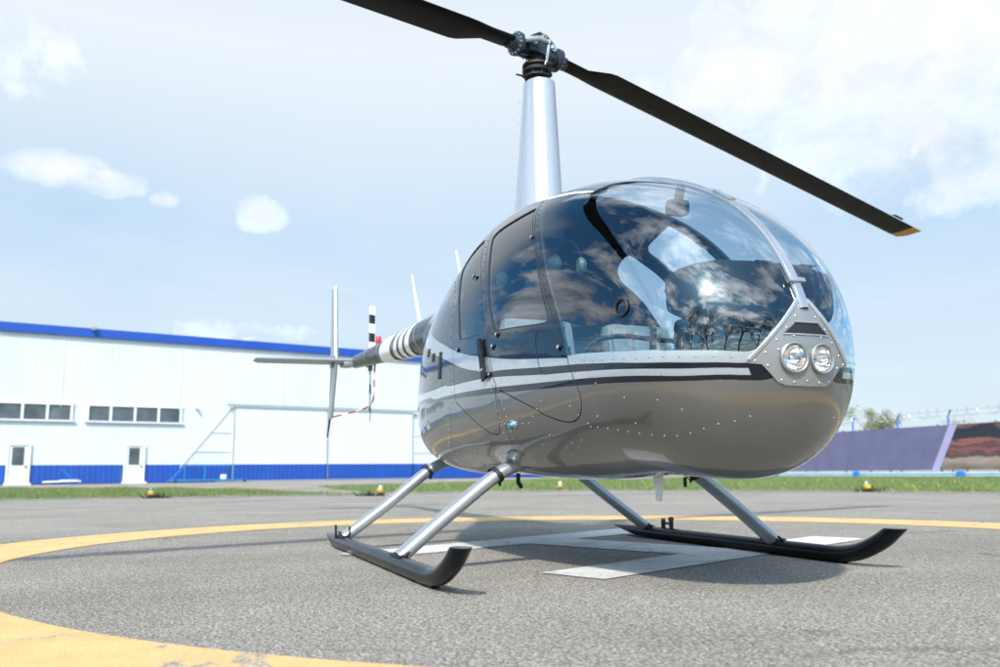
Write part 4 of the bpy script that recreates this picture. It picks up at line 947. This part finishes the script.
# T bar cyclic
mb = MB(); mb.tube([(1.22, 0, .72), (1.30, 0, 1.0), (1.32, 0, 1.16)], [.018, .018, .016], 12); mb.build('cyclic_post', M['rubber'], heli)
mb = MB(); pts = catmull([(1.22, -.36, .98), (1.26, -.30, 1.08), (1.30, -.18, 1.11), (1.32, 0, 1.10), (1.34, .22, 1.08), (1.36, .36, .98)], 5); mb.tube([tuple(p) for p in pts], .012, 10); mb.build('cyclic_bar', M['rubber'], heli)
mb = MB(); mb.tube([(1.22, -.42, .92), (1.22, -.42, 1.06)], [.018, .02], 12); mb.tube([(1.36, .40, .92), (1.36, .40, 1.06)], [.018, .02], 12); mb.build('cyclic_grip', M['rubber'], heli)
mb = MB(); mb.tube([(1.62, .02, .98), (1.62, -.02, 1.04)], .006, 8, mi=1); mb.lathe((1.62, -.02, 1.04), (0, -.3, 1), [(.004, -.01), (.016, 0), (.016, .012), (.0005, .02)], 12); mb.build('mixture_knob', [M['red'], M['steel']], heli)
# compass on strip
p, n = strip[24]; mb = MB(); mb.box(p - n * .05, (.05, .025, .09), (0, math.atan2(n.x, n.z), 0), bev=.008); mb.box(p - n * .10 + Vector((0, 0, -.01)), (.07, .10, .075), (0, .1, 0), bev=.02); mb.build('compass', M['rubber'], heli)
# door frame bow inside roof
mb = MB(); pts = []
for u, s in [(.62, x) for x in np.linspace(.84, 1, 8)]:
    p, n = ssrf(u, s, -1, -.03); pts.append(p)
pts = pts + [Vector((p.x, -p.y, p.z)) for p in pts[::-1][1:]]; mb.tube([tuple(p) for p in pts], (.03, .025), 8); mb.build('roof_bow', M['dark'], heli)
# vent ring on windscreen
for side in (-1,):
    p, n = ssrf(.312, .564, side, .003); mb = MB(); mb.lathe(p, n, [(.030, -.003), (.038, -.003), (.039, .004), (.035, .007), (.030, .004), (.030, -.003)], 30); mb.build('vent_ring', M['rubber'], heli)
# headsets hang from the roof hooks
for (x, y, z_), lb in (((.60, -.10, 1.63), 'larger pale green headset hanging in the cabin behind the black windscreen ring'), ((.25, -.28, 1.60), 'fainter headset hanging further back in the cabin near the roof')):
    t = empty('headset', (x, y, z_), label=lb, cat='headset', group='headsets in the cabin')
    mb = MB(); mb.tube([(0, .085 * math.cos(a), .03 + .11 * math.sin(a)) for a in np.linspace(0, math.pi, 14)], .008, 8); mb.build('headband', M['rubber'], t)
    for sy in (-1, 1): MB().lathe((0, sy * .075, 0), (0.2, sy, 0), [(0, -.01), (.042, -.01), (.05, .01), (.036, .03), (0.0005, .034)], 18).build('ear_cup', M['headset'], t)

# mast fairing -------------------------------------------------------------
def foil(c, t, n=22):
    """teardrop section, nose forward"""
    P = []
    for k in range(n):
        a = 2 * math.pi * k / n; xx = math.cos(a); P.append((c * (.5 * xx + .0) - .0, t / 2 * math.sin(a) * (1.0 + .35 * xx) * .94))
    return P
mb = MB(); secs = []
for z, c, t, x0 in ((1.9, .66, .31, -.12), (2.1, .56, .285, -.085), (2.25, .50, .268, -.065), (2.6, .40, .236, -.035), (2.94, .305, .205, -.01), (2.985, .30, .20, -.01), (2.99, .28, .185, -.01)):
    secs.append([(x0 + a, b, z) for a, b in foil(c, t)])
nn_ = len(secs[0]); mb.add([p for s_ in secs for p in s_], [(i * nn_ + k, i * nn_ + (k + 1) % nn_, (i + 1) * nn_ + (k + 1) % nn_, (i + 1) * nn_ + k) for i in range(len(secs) - 1) for k in range(nn_)] + [tuple(range((len(secs) - 1) * nn_, len(secs) * nn_))])
mf = mb.build('mast_fairing', M['fairing'], heli, angle=40)
its = []
for z in np.linspace(2.12, 2.92, 12):
    t = (z - 2.1) / .95; c = .56 + (.305 - .56) * min(1, t * 1.05); x0 = -.085 + .075 * min(1, t)
    for sy in (-1, 1): tt = .285 + (.205 - .285) * t; its.append((Vector((x0 - c * .30, sy * tt * .5 * .94 * .954 * (1 - .21), z)), Vector((-.25, sy, 0)).normalized())); its.append((Vector((x0 + c * .12, sy * tt * .5 * .94 * 1.02, z)), Vector((.1, sy, 0)).normalized())) if z < 2.3 else None
rivets('rivets', [i for i in its if i], .005, M['stab'], mf)
# rotor head ----------------------------------------------------------------
HZ = 3.235; BX = Vector((-.305, .952, 0)).normalized(); BP = Vector((BX.y, -BX.x, 0)); UP = Vector((0, 0, 1))
def RP(t, c, z): return BX * t + BP * c + UP * z
hub = MB(); hub.lathe((0, 0, 2.95), (0, 0, 1), [(.03, 0), (.03, .2), (.045, .22), (.045, .32), (.03, .36), (.0005, .36)], 20)
hubo = hub.build('rotor_hub', M['hub'], heli)
sw = MB(); sw.lathe((0, 0, 2.99), (0, 0, 1), [(.02, 0), (.088, 0), (.088, .012), (.06, .02), (.06, .05)], 28); sw.lathe((0, 0, 3.05), (0, 0, 1), [(.02, -.01), (.085, -.01), (.085, .0), (.07, .008), (.07, .022), (.096, .026), (.098, .045), (.08, .05), (.08, .06), (.098, .064), (.096, .08), (.07, .09), (.045, .10), (.045, .13)], 30)
for a in range(0, 360, 45): sw.cyl(Vector((.075 * math.cos(R(a)), .075 * math.sin(R(a)), 3.045)), Vector((.075 * math.cos(R(a)), .075 * math.sin(R(a)), 3.078)), .008, 8)
for a in (20, 200, 110): sw.box((.105 * math.cos(R(a)), .105 * math.sin(R(a)), 3.10), (.05, .03, .022), (0, 0, R(a)), bev=.004)
sw.tube([(0, -.07, 3.04), (0, -.15, 3.045)], [.008, .006], 8)
sw.build('swashplate', M['rubber'], hubo)
hp = MB()
for c in (-.055, .055):
    o = [RP(t, c, HZ + z) for t, z in ((-.13, .0), (-.115, -.045), (.115, -.045), (.13, .0), (.10, .055), (.04, .095), (-.03, .10), (-.10, .055))]
    hp.prism([tuple(p) for p in o], BP, .022)
hp.build('hub_plate', M['hub'], hubo, smooth=False)
bo = MB()
for t, z, r_ in ((-.085, .02, .026), (.085, .02, .026), (0, .065, .022)):
    bo.cyl(RP(t, -.078, HZ + z), RP(t, .078, HZ + z), r_, 16); bo.cyl(RP(t, -.088, HZ + z), RP(t, .088, HZ + z), r_ * .55, 12)
bo.build('hub_bolt', M['steel'], hubo)
bo = MB(); bo.cyl(RP(0, .078, HZ + .065), RP(0, .095, HZ + .065), .014, 12); bo.build('hub_bolt', M['copper'], hubo)
for sgn, k in ((1, -.078), (-1, -.030)):
    ax = (BX * sgn + UP * k).normalized(); pc_ = BP * sgn
    upv = ax.cross(pc_) if ax.cross(pc_).z > 0 else -ax.cross(pc_)
    def Q(t, c, z): return Vector((0, 0, HZ)) + ax * t + pc_ * c + upv * z
    gp = MB(); gp.lathe(Q(0, 0, 0), ax, [(.03, .05), (.05, .07), (.055, .155), (.078, .16), (.080, .185), (.066, .19), (.05, .2), (.046, .25), (.04, .255), (.0005, .255)], 26)
    for a in range(0, 360, 24):
        w1 = pc_ * math.cos(R(a)) + upv * math.sin(R(a)); gp.cyl(Q(.185, 0, 0) + w1 * .068, Q(.197, 0, 0) + w1 * .068, .006, 6, mi=1)
    # pitch horn
    gp.tube([tuple(Q(.17, -.05, .01)), tuple(Q(.08, -.12, .015)), tuple(Q(.0, -.125, .01))], [(.02, .022), (.014, .018), (.012, .014)], 10, mi=2)
    gp.build('blade_grip', [M['hub'], M['steel'], M['stab']], hubo)
    pk = MB(); e0 = Q(.0, -.125, .01); e1 = Vector((e0.x * .72, e0.y * .72, 3.11)); pk.tube([tuple(e0), tuple((e0 * .7 + e1 * .3)), tuple(e0 * .3 + e1 * .7), tuple(e1)], [.007, .011, .011, .007], 10); pk.lathe(e0, (0, 0, 1), [(.014, -.012), (.014, .012), (.0005, .014)], 10); pk.lathe(e1, (0, 0, 1), [(.014, -.012), (.014, .012), (.0005, .014)], 10); pk.build('pitch_link', M['steel'], hubo)
    # blade : leading edge towards -pc, chord .254, light droop and twist
    def section(t, ch, th, tw, n=20, le=-.085):
        P = []
        for j in range(n):
            a = 2 * math.pi * j / n; x = .5 - .5 * math.cos(a)     # 0 LE .. 1 TE
            yt = 5 * (.2969 * math.sqrt(x) - .126 * x - .3516 * x * x + .2843 * x ** 3 - .1015 * x ** 4) * th
            z = yt if a < math.pi else -yt; c = le + x * ch
            cc, zz = c * math.cos(tw) - z * math.sin(tw), c * math.sin(tw) + z * math.cos(tw)
            dr = -.0035 * (t / 5) ** 2 * 5
            P.append(Q(t, cc * (-1 if 0 else 1), zz + dr))
        return P
    bl = MB(); secs = []
    ts = [.235, .30, .42, .55, .60] + list(np.linspace(.8, 4.86, 18))
    for t in ts:
        f = min(1, max(0, (t - .42) / .15)); ch = .135 + (.254 - .135) * f; th = .044 * (1 - f) + .030 * f; le = -.065 * (1 - f) - .085 * f
        secs.append(section(t, ch, th, R(-1.0 + 6 * (1 - t / 5)) * -1, le=le))
    n_ = len(secs[0]); bl.add([p for s_ in secs for p in s_], [(i * n_ + k, i * n_ + (k + 1) % n_, (i + 1) * n_ + (k + 1) % n_, (i + 1) * n_ + k) for i in range(len(secs) - 1) for k in range(n_)] + [tuple(range(n_))])
    # trim tab
    bl.prism([tuple(Q(4.42, .168, -.002)), tuple(Q(4.62, .168, -.002)), tuple(Q(4.60, .196, -.004)), tuple(Q(4.45, .196, -.004))], upv, .004)
    blo = bl.build('rotor_blade', M['blade'], heli, angle=40)
    tp = MB(); secs = [section(t, c_, .030 * w_, R(-1.0 + 6 * (1 - t / 5)) * -1, le=l_) for t, c_, w_, l_ in ((4.86, .254, 1, -.085), (4.99, .250, .98, -.081), (5.02, .21, .8, -.04), (5.03, .17, .3, .0))]
    tp.add([p for s_ in secs for p in s_], [(i * n_ + k, i * n_ + (k + 1) % n_, (i + 1) * n_ + (k + 1) % n_, (i + 1) * n_ + k) for i in range(3) for k in range(n_)] + [tuple(range(3 * n_, 4 * n_))])
    tp.build('blade_tip', M['orange'], blo, angle=40)
# tail boom -----------------------------------------------------------------
B0, B1 = Vector((-2.1, 0, 1.675)), Vector((-5.72, 0, 1.855))
def bpt(x): t = (x - B0.x) / (B1.x - B0.x); return B0.lerp(B1, t), .165 + (.078 - .165) * t
mb = MB(); xs = [-1.9, -2.2, -3.0, -4.0, -5.0, -5.72]; mb.tube([bpt(x)[0] for x in xs], [bpt(x)[1] for x in xs], 32, mi=0); M['boom'] = mat('dark_blue_boom_paint', (.004, .008, .018), .3, 0, .1, 3, spec=.1, coat=.45); bmo = mb.build('tail_boom', M['boom'], heli)
for a, b in ((-3.93, -3.42), (-3.26, -3.12), (-3.03, -2.88), (-2.79, -2.62)):
    mb = MB(); pa, ra = bpt(a); pb, rb = bpt(b); sh = Vector((.10, 0, 0)); seg = 40; vs = []
    for (p, r_) in ((pa, ra), (pb, rb)):
        for k in range(seg): an = 2 * math.pi * k / seg; vs.append(p + Vector((.12 * math.cos(an), (r_ + .0015) * math.sin(an), (r_ + .0015) * math.cos(an))))
    mb.add(vs, [(k, (k + 1) % seg, seg + (k + 1) % seg, seg + k) for k in range(seg)]); mb.build('white_band', M['white'], bmo)
for x in (-2.45, -3.35, -4.1, -4.8):
    p, r_ = bpt(x); MB().tube([p + Vector((.008, 0, 0)), p - Vector((.008, 0, 0))], r_ + .0025, 32).build('boom_joint', M['stab'], bmo)
# tail gearbox and rotor
gb = MB(); gb.lathe((-5.70, 0, 1.855), (-1, 0, .04), [(.078, 0), (.07, .04), (.062, .10), (.05, .16), (.03, .2), (.0005, .21)], 22); gb.cyl((-5.82, .02, 1.86), (-5.82, .22, 1.86), .035, 16); gb.build('tail_gearbox', M['stab'], heli)
trh = MB(); trh.lathe((-5.82, .15, 1.86), (0, 1, 0), [(.02, 0), (.055, 0), (.055, .06), (.03, .09), (.0005, .09)], 18); trh.box((-5.82, .205, 1.86), (.06, .05, .20), bev=.012); tro = trh.build('tail_rotor_hub', M['hub'], heli)
def trmat():
    m, nt, out = new_mat('striped_tail_blade'); p = N(nt, 'ShaderNodeBsdfPrincipled'); t = N(nt, 'ShaderNodeTexCoord'); s = N(nt, 'ShaderNodeSeparateXYZ'); L(nt, t.outputs['Object'], s.inputs[0])
    z = math_n(nt, 'ADD', math_n(nt, 'ABSOLUTE', math_n(nt, 'SUBTRACT', s.outputs[2], 1.86)), math_n(nt, 'MULTIPLY', s.outputs[0], .25))
    f = math_n(nt, 'GREATER_THAN', math_n(nt, 'FRACT', math_n(nt, 'MULTIPLY_ADD', z, 4.2, .45)), .5); L(nt, mixc(nt, f, (.75, .75, .74), (.012, .012, .012)), p.inputs['Base Color']); p.inputs['Roughness'].default_value = .35; L(nt, p.outputs[0], out.inputs[0]); return m
M['trb'] = trmat()
for sg_ in (1, -1):
    mb = MB(); secs = []
    for t in (.09, .16, .2, .45, .715, .735):
        ch = .05 if t < .12 else (.10 if t < .18 else (.127 if t < .73 else .11)); P = []
        for j in range(14):
            a = 2 * math.pi * j / 14; x = .5 - .5 * math.cos(a); yt = 5 * (.2969 * math.sqrt(x) - .126 * x - .3516 * x * x + .2843 * x ** 3 - .1015 * x ** 4) * .016; c = -.04 + x * ch; z = yt if a < math.pi else -yt; tw = R(24)
            P.append(Vector((-5.82 + (c * math.cos(tw) - z * math.sin(tw)) * sg_, .205 + (c * math.sin(tw) + z * math.cos(tw)) * 1.0, 1.86 + sg_ * t)))
        secs.append(P)
    mb.add([p for s_ in secs for p in s_], [(i * 14 + k, i * 14 + (k + 1) % 14, (i + 1) * 14 + (k + 1) % 14, (i + 1) * 14 + k) for i in range(len(secs) - 1) for k in range(14)] + [tuple(range(14)), tuple(range(70, 84))])
    mb.build('tail_rotor_blade', M['trb'], tro, angle=40)
# fins
def plate(name, outline, nrm, th, m, par=heli):
    mb = MB(); P = [Vector(p) for p in outline]; c = sum(P, Vector()) / len(P); n_ = Vector(nrm).normalized(); k = len(P)
    inn = [c + (p - c) * .90 for p in P]
    mb.add([p for p in P] + [p + n_ * th / 2 for p in inn] + [p - n_ * th / 2 for p in inn], [tuple(range(k, 2 * k)), tuple(range(3 * k - 1, 2 * k - 1, -1))] + [(i, (i + 1) % k, k + (i + 1) % k, k + i) for i in range(k)] + [(i, 2 * k + i, 2 * k + (i + 1) % k, (i + 1) % k) for i in range(k)])
    return mb.build(name, m, par, smooth=False)
fy = -.275
fu = plate('upper_fin', [(-5.54, fy, 1.86), (-5.86, fy, 1.86), (-6.05, fy + .03, 2.86), (-5.86, fy + .03, 2.86)], (0, 1, 0), .045, M['stab'])
fl = plate('lower_fin', [(-5.54, fy, 1.84), (-5.86, fy, 1.84), (-5.96, fy, 1.13), (-5.82, fy, 1.13)], (0, 1, 0), .040, M['stab'])
MB().tube([(-5.90, fy, 1.2), (-5.95, fy, 1.10), (-6.02, fy - .01, .93)], [.014, .013, .010], 10).build('tail_skid', M['skid'], fl)
plate('stabilizer', [(-5.52, -.02, 1.85), (-5.52, -1.24, 1.835), (-5.84, -1.24, 1.835), (-5.86, -.02, 1.85)], (0, 0, 1), .045, M['stab'])
mb = MB(); mb.box((-5.68, -.12, 1.82), (.3, .14, .07), bev=.02); mb.cyl((-5.70, -.30, 1.81), (-5.70, -.30, 1.77), .03, 10); mb.build('stabilizer_bracket', M['stab'], heli)
# guard : red and white
def guard_mat():
    m, nt, out = new_mat('red_white_stripes'); p = N(nt, 'ShaderNodeBsdfPrincipled'); t = N(nt, 'ShaderNodeTexCoord'); s = N(nt, 'ShaderNodeSeparateXYZ'); L(nt, t.outputs['Object'], s.inputs[0])
    q_ = math_n(nt, 'SUBTRACT', math_n(nt, 'MULTIPLY', s.outputs[2], 6.0), math_n(nt, 'MULTIPLY', s.outputs[0], 3.6)); f = math_n(nt, 'GREATER_THAN', math_n(nt, 'FRACT', q_), .48)
    L(nt, mixc(nt, f, (.72, .68, .64), (.34, .025, .03)), p.inputs['Base Color']); p.inputs['Roughness'].default_value = .5; L(nt, p.outputs[0], out.inputs[0]); return m
M['guard'] = guard_mat()
gd = catmull([(-4.66, .0, 1.80), (-4.66, 0, 1.69), (-4.69, 0, 1.52), (-4.69, 0, 1.38), (-4.82, .01, 1.285), (-5.1, .0, 1.235), (-5.5, -.12, 1.20), (-5.90, -.26, 1.17)], 6)
MB().tube([tuple(p) for p in gd], .010, 10).build('tail_guard', M['guard'], heli)
mb = MB(); mb.lathe((-4.55, .0, 1.80), (0, 0, 1), [(.035, 0), (.035, .05)], 12); mb.build('guard_socket', M['hub'], heli)
# beacon, antennas
bx_, br_ = bpt(-4.50); MB().lathe(bx_ + Vector((0, 0, br_ + .03)), (0, 0, 1), [(.026, -.04), (.026, 0), (.034, 0), (.034, .015), (.030, .02), (.030, .055), (.02, .07), (.0005, .075)], 18).build('beacon', M['red'], heli)
MB().tube([(-2.76, 0, 1.83), (-2.82, 0, 1.92), (-3.09, 0, 2.39)], [.02, .014, .007], 10).build('antenna', M['white'], heli)
MB().tube([(-1.50, 0, 1.84), (-1.56, 0, 1.98), (-1.70, 0, 2.29)], [.02, .014, .007], 10).build('antenna', M['white'], heli)
mb = MB(); mb.prism([(1.345, 0, .445), (1.275, 0, .445), (1.295, 0, .335), (1.325, 0, .335)], (0, 1, 0), .012); mb.build('belly_antenna', M['white'], heli, smooth=False)
mb = MB(); mb.tube([(1.38, .1, .445), (1.38, .1, .40)], .008, 8); mb.tube([(.60, -.42, .47), (.60, -.42, .42), (.64, -.42, .40)], .012, 8); mb.build('belly_drain', M['rubber'], heli)
# landing gear ----------------------------------------------------------------
for side, rear, rs, fs_ in ((-1, -1.30, -.70, .70), (1, -1.12, -.66, .74)):
    y = 1.09 * side; r_ = .042
    path = [(rear, y, .066), (rear + .12, y, .058), (rear + .28, y, .048), (rear + .5, y, r_), (.3, y, r_), (1.16, y, r_)]; rad = [.004, .018, .034, r_, r_, r_]
    arc = catmull([(1.16, y, r_), (1.27, y, r_ + .004), (1.40, y, r_ + .027), (1.52, y, r_ + .075), (1.60, y, r_ + .122), (1.655, y, r_ + .165)], 5)
    arc = arc[:-6] + arc[-1:]; path += [tuple(p) for p in arc[1:]]; rad += [r_] * (len(arc) - 1)
    mb = MB(); mb.tube(path, rad, 22, ref=(0, 0, 1))
    # cut the tip level
    ntip = 22; zt_ = r_ + .152
    for k in range(len(mb.v) - ntip, len(mb.v)):
        x_, y_, z_ = mb.v[k]; mb.v[k] = (x_ - (z_ - zt_) * 1.1, y_, zt_)
    sk = mb.build('skid', M['skid'], heli, angle=35)
    mb = MB(); mb.box((.2, y, .006), (2.2, .035, .012), bev=.004); mb.box((rear + .45, y, .005), (.3, .04, .010), bev=.003); mb.build('wear_shoe', M['steel'] if 0 else M['skid'], sk)
    for x, topx, ty, tz, nm in ((rs, -.70, .44, .56, 'rear'), (fs_, .72, .50, .53, 'front')):
        mb = MB(); P = catmull([(x, y, .075), (x, side * .80, .075 + (.55 - .075) * (1.09 - .80) / (1.09 - ty) * .98), (topx, side * (ty + .06), tz - .05), (topx, side * (ty - .12), tz), (topx, side * (ty - .3), tz)], 7)
        # airfoil shaped strut: long axis fore-aft
        seg = 20; vs = []
        for i, p in enumerate(P):
            a = Vector(P[max(i - 1, 0)]); b = Vector(P[min(i + 1, len(P) - 1)]); t = (b - a).normalized(); fx = Vector((1, 0, 0)); nrm = t.cross(fx).normalized()
            for k in range(seg):
                an = 2 * math.pi * k / seg; vs.append(Vector(p) + fx * .057 * math.cos(an) + nrm * .035 * math.sin(an) * (1 + .15 * math.cos(an)))
        mb.add(vs, [(i * seg + k, i * seg + (k + 1) % seg, (i + 1) * seg + (k + 1) % seg, (i + 1) * seg + k) for i in range(len(P) - 1) for k in range(seg)] + [tuple(range(seg))]); st = mb.build('strut', M['strut'], heli, angle=60)
        # ankle clamp and belly boot
        mb = MB(); mb.box((x, y, .084), (.17, .05, .016), bev=.005)
        mb.tube([(x - .085, y, .085), (x - .085, y - side * .03, .11)], .007, 8); mb.tube([(x + .085, y, .085), (x + .085, y - side * .03, .105)], .007, 8)
        if nm == 'rear' and side < 0:
            mb.tube([(x - .10, y - .03, .02), (x - .10, y - .03, .15)], .008, 8); mb.tube([(x - .16, y, .10), (x + .02, y - .02, .105)], .008, 8); mb.tube([(x + .10, y + .02, .07), (x + .10, y + .02, .15)], .007, 8)
        if nm == 'rear' and side > 0:
            for dx_ in (.24, .34): mb.box((x + dx_, y, .11), (.012, .03, .07), bev=.003)
            mb.tube([(x + .22, y, .115), (x + .36, y, .115)], .008, 8); mb.lathe((x + .34, y, .145), (1, 0, 0), [(.008, -.01), (.016, -.01), (.016, .01), (.008, .01)], 12)
        mb.build('ankle_clamp', M['rubber'], st)
        mb = MB(); i0 = 13; p = Vector(P[i0]); t = (Vector(P[i0 + 1]) - Vector(P[i0 - 1])).normalized(); nrm = t.cross(Vector((1, 0, 0))).normalized(); vs = []
        for d_ in (-.012, .012):
            for k in range(seg): an = 2 * math.pi * k / seg; vs.append(p + t * d_ + Vector((1, 0, 0)) * .068 * math.cos(an) + nrm * .044 * math.sin(an))
        mb.add(vs, [(k, (k + 1) % seg, seg + (k + 1) % seg, seg + k) for k in range(seg)]); mb.tube([tuple(p - nrm * .04 * (1 if nrm.z > 0 else -1)), tuple(p - nrm * .04 * (1 if nrm.z > 0 else -1) + Vector((.0, 0, -.02)))], .007, 8); mb.build('boot_strap', M['rubber'], st)
# safety: nothing else
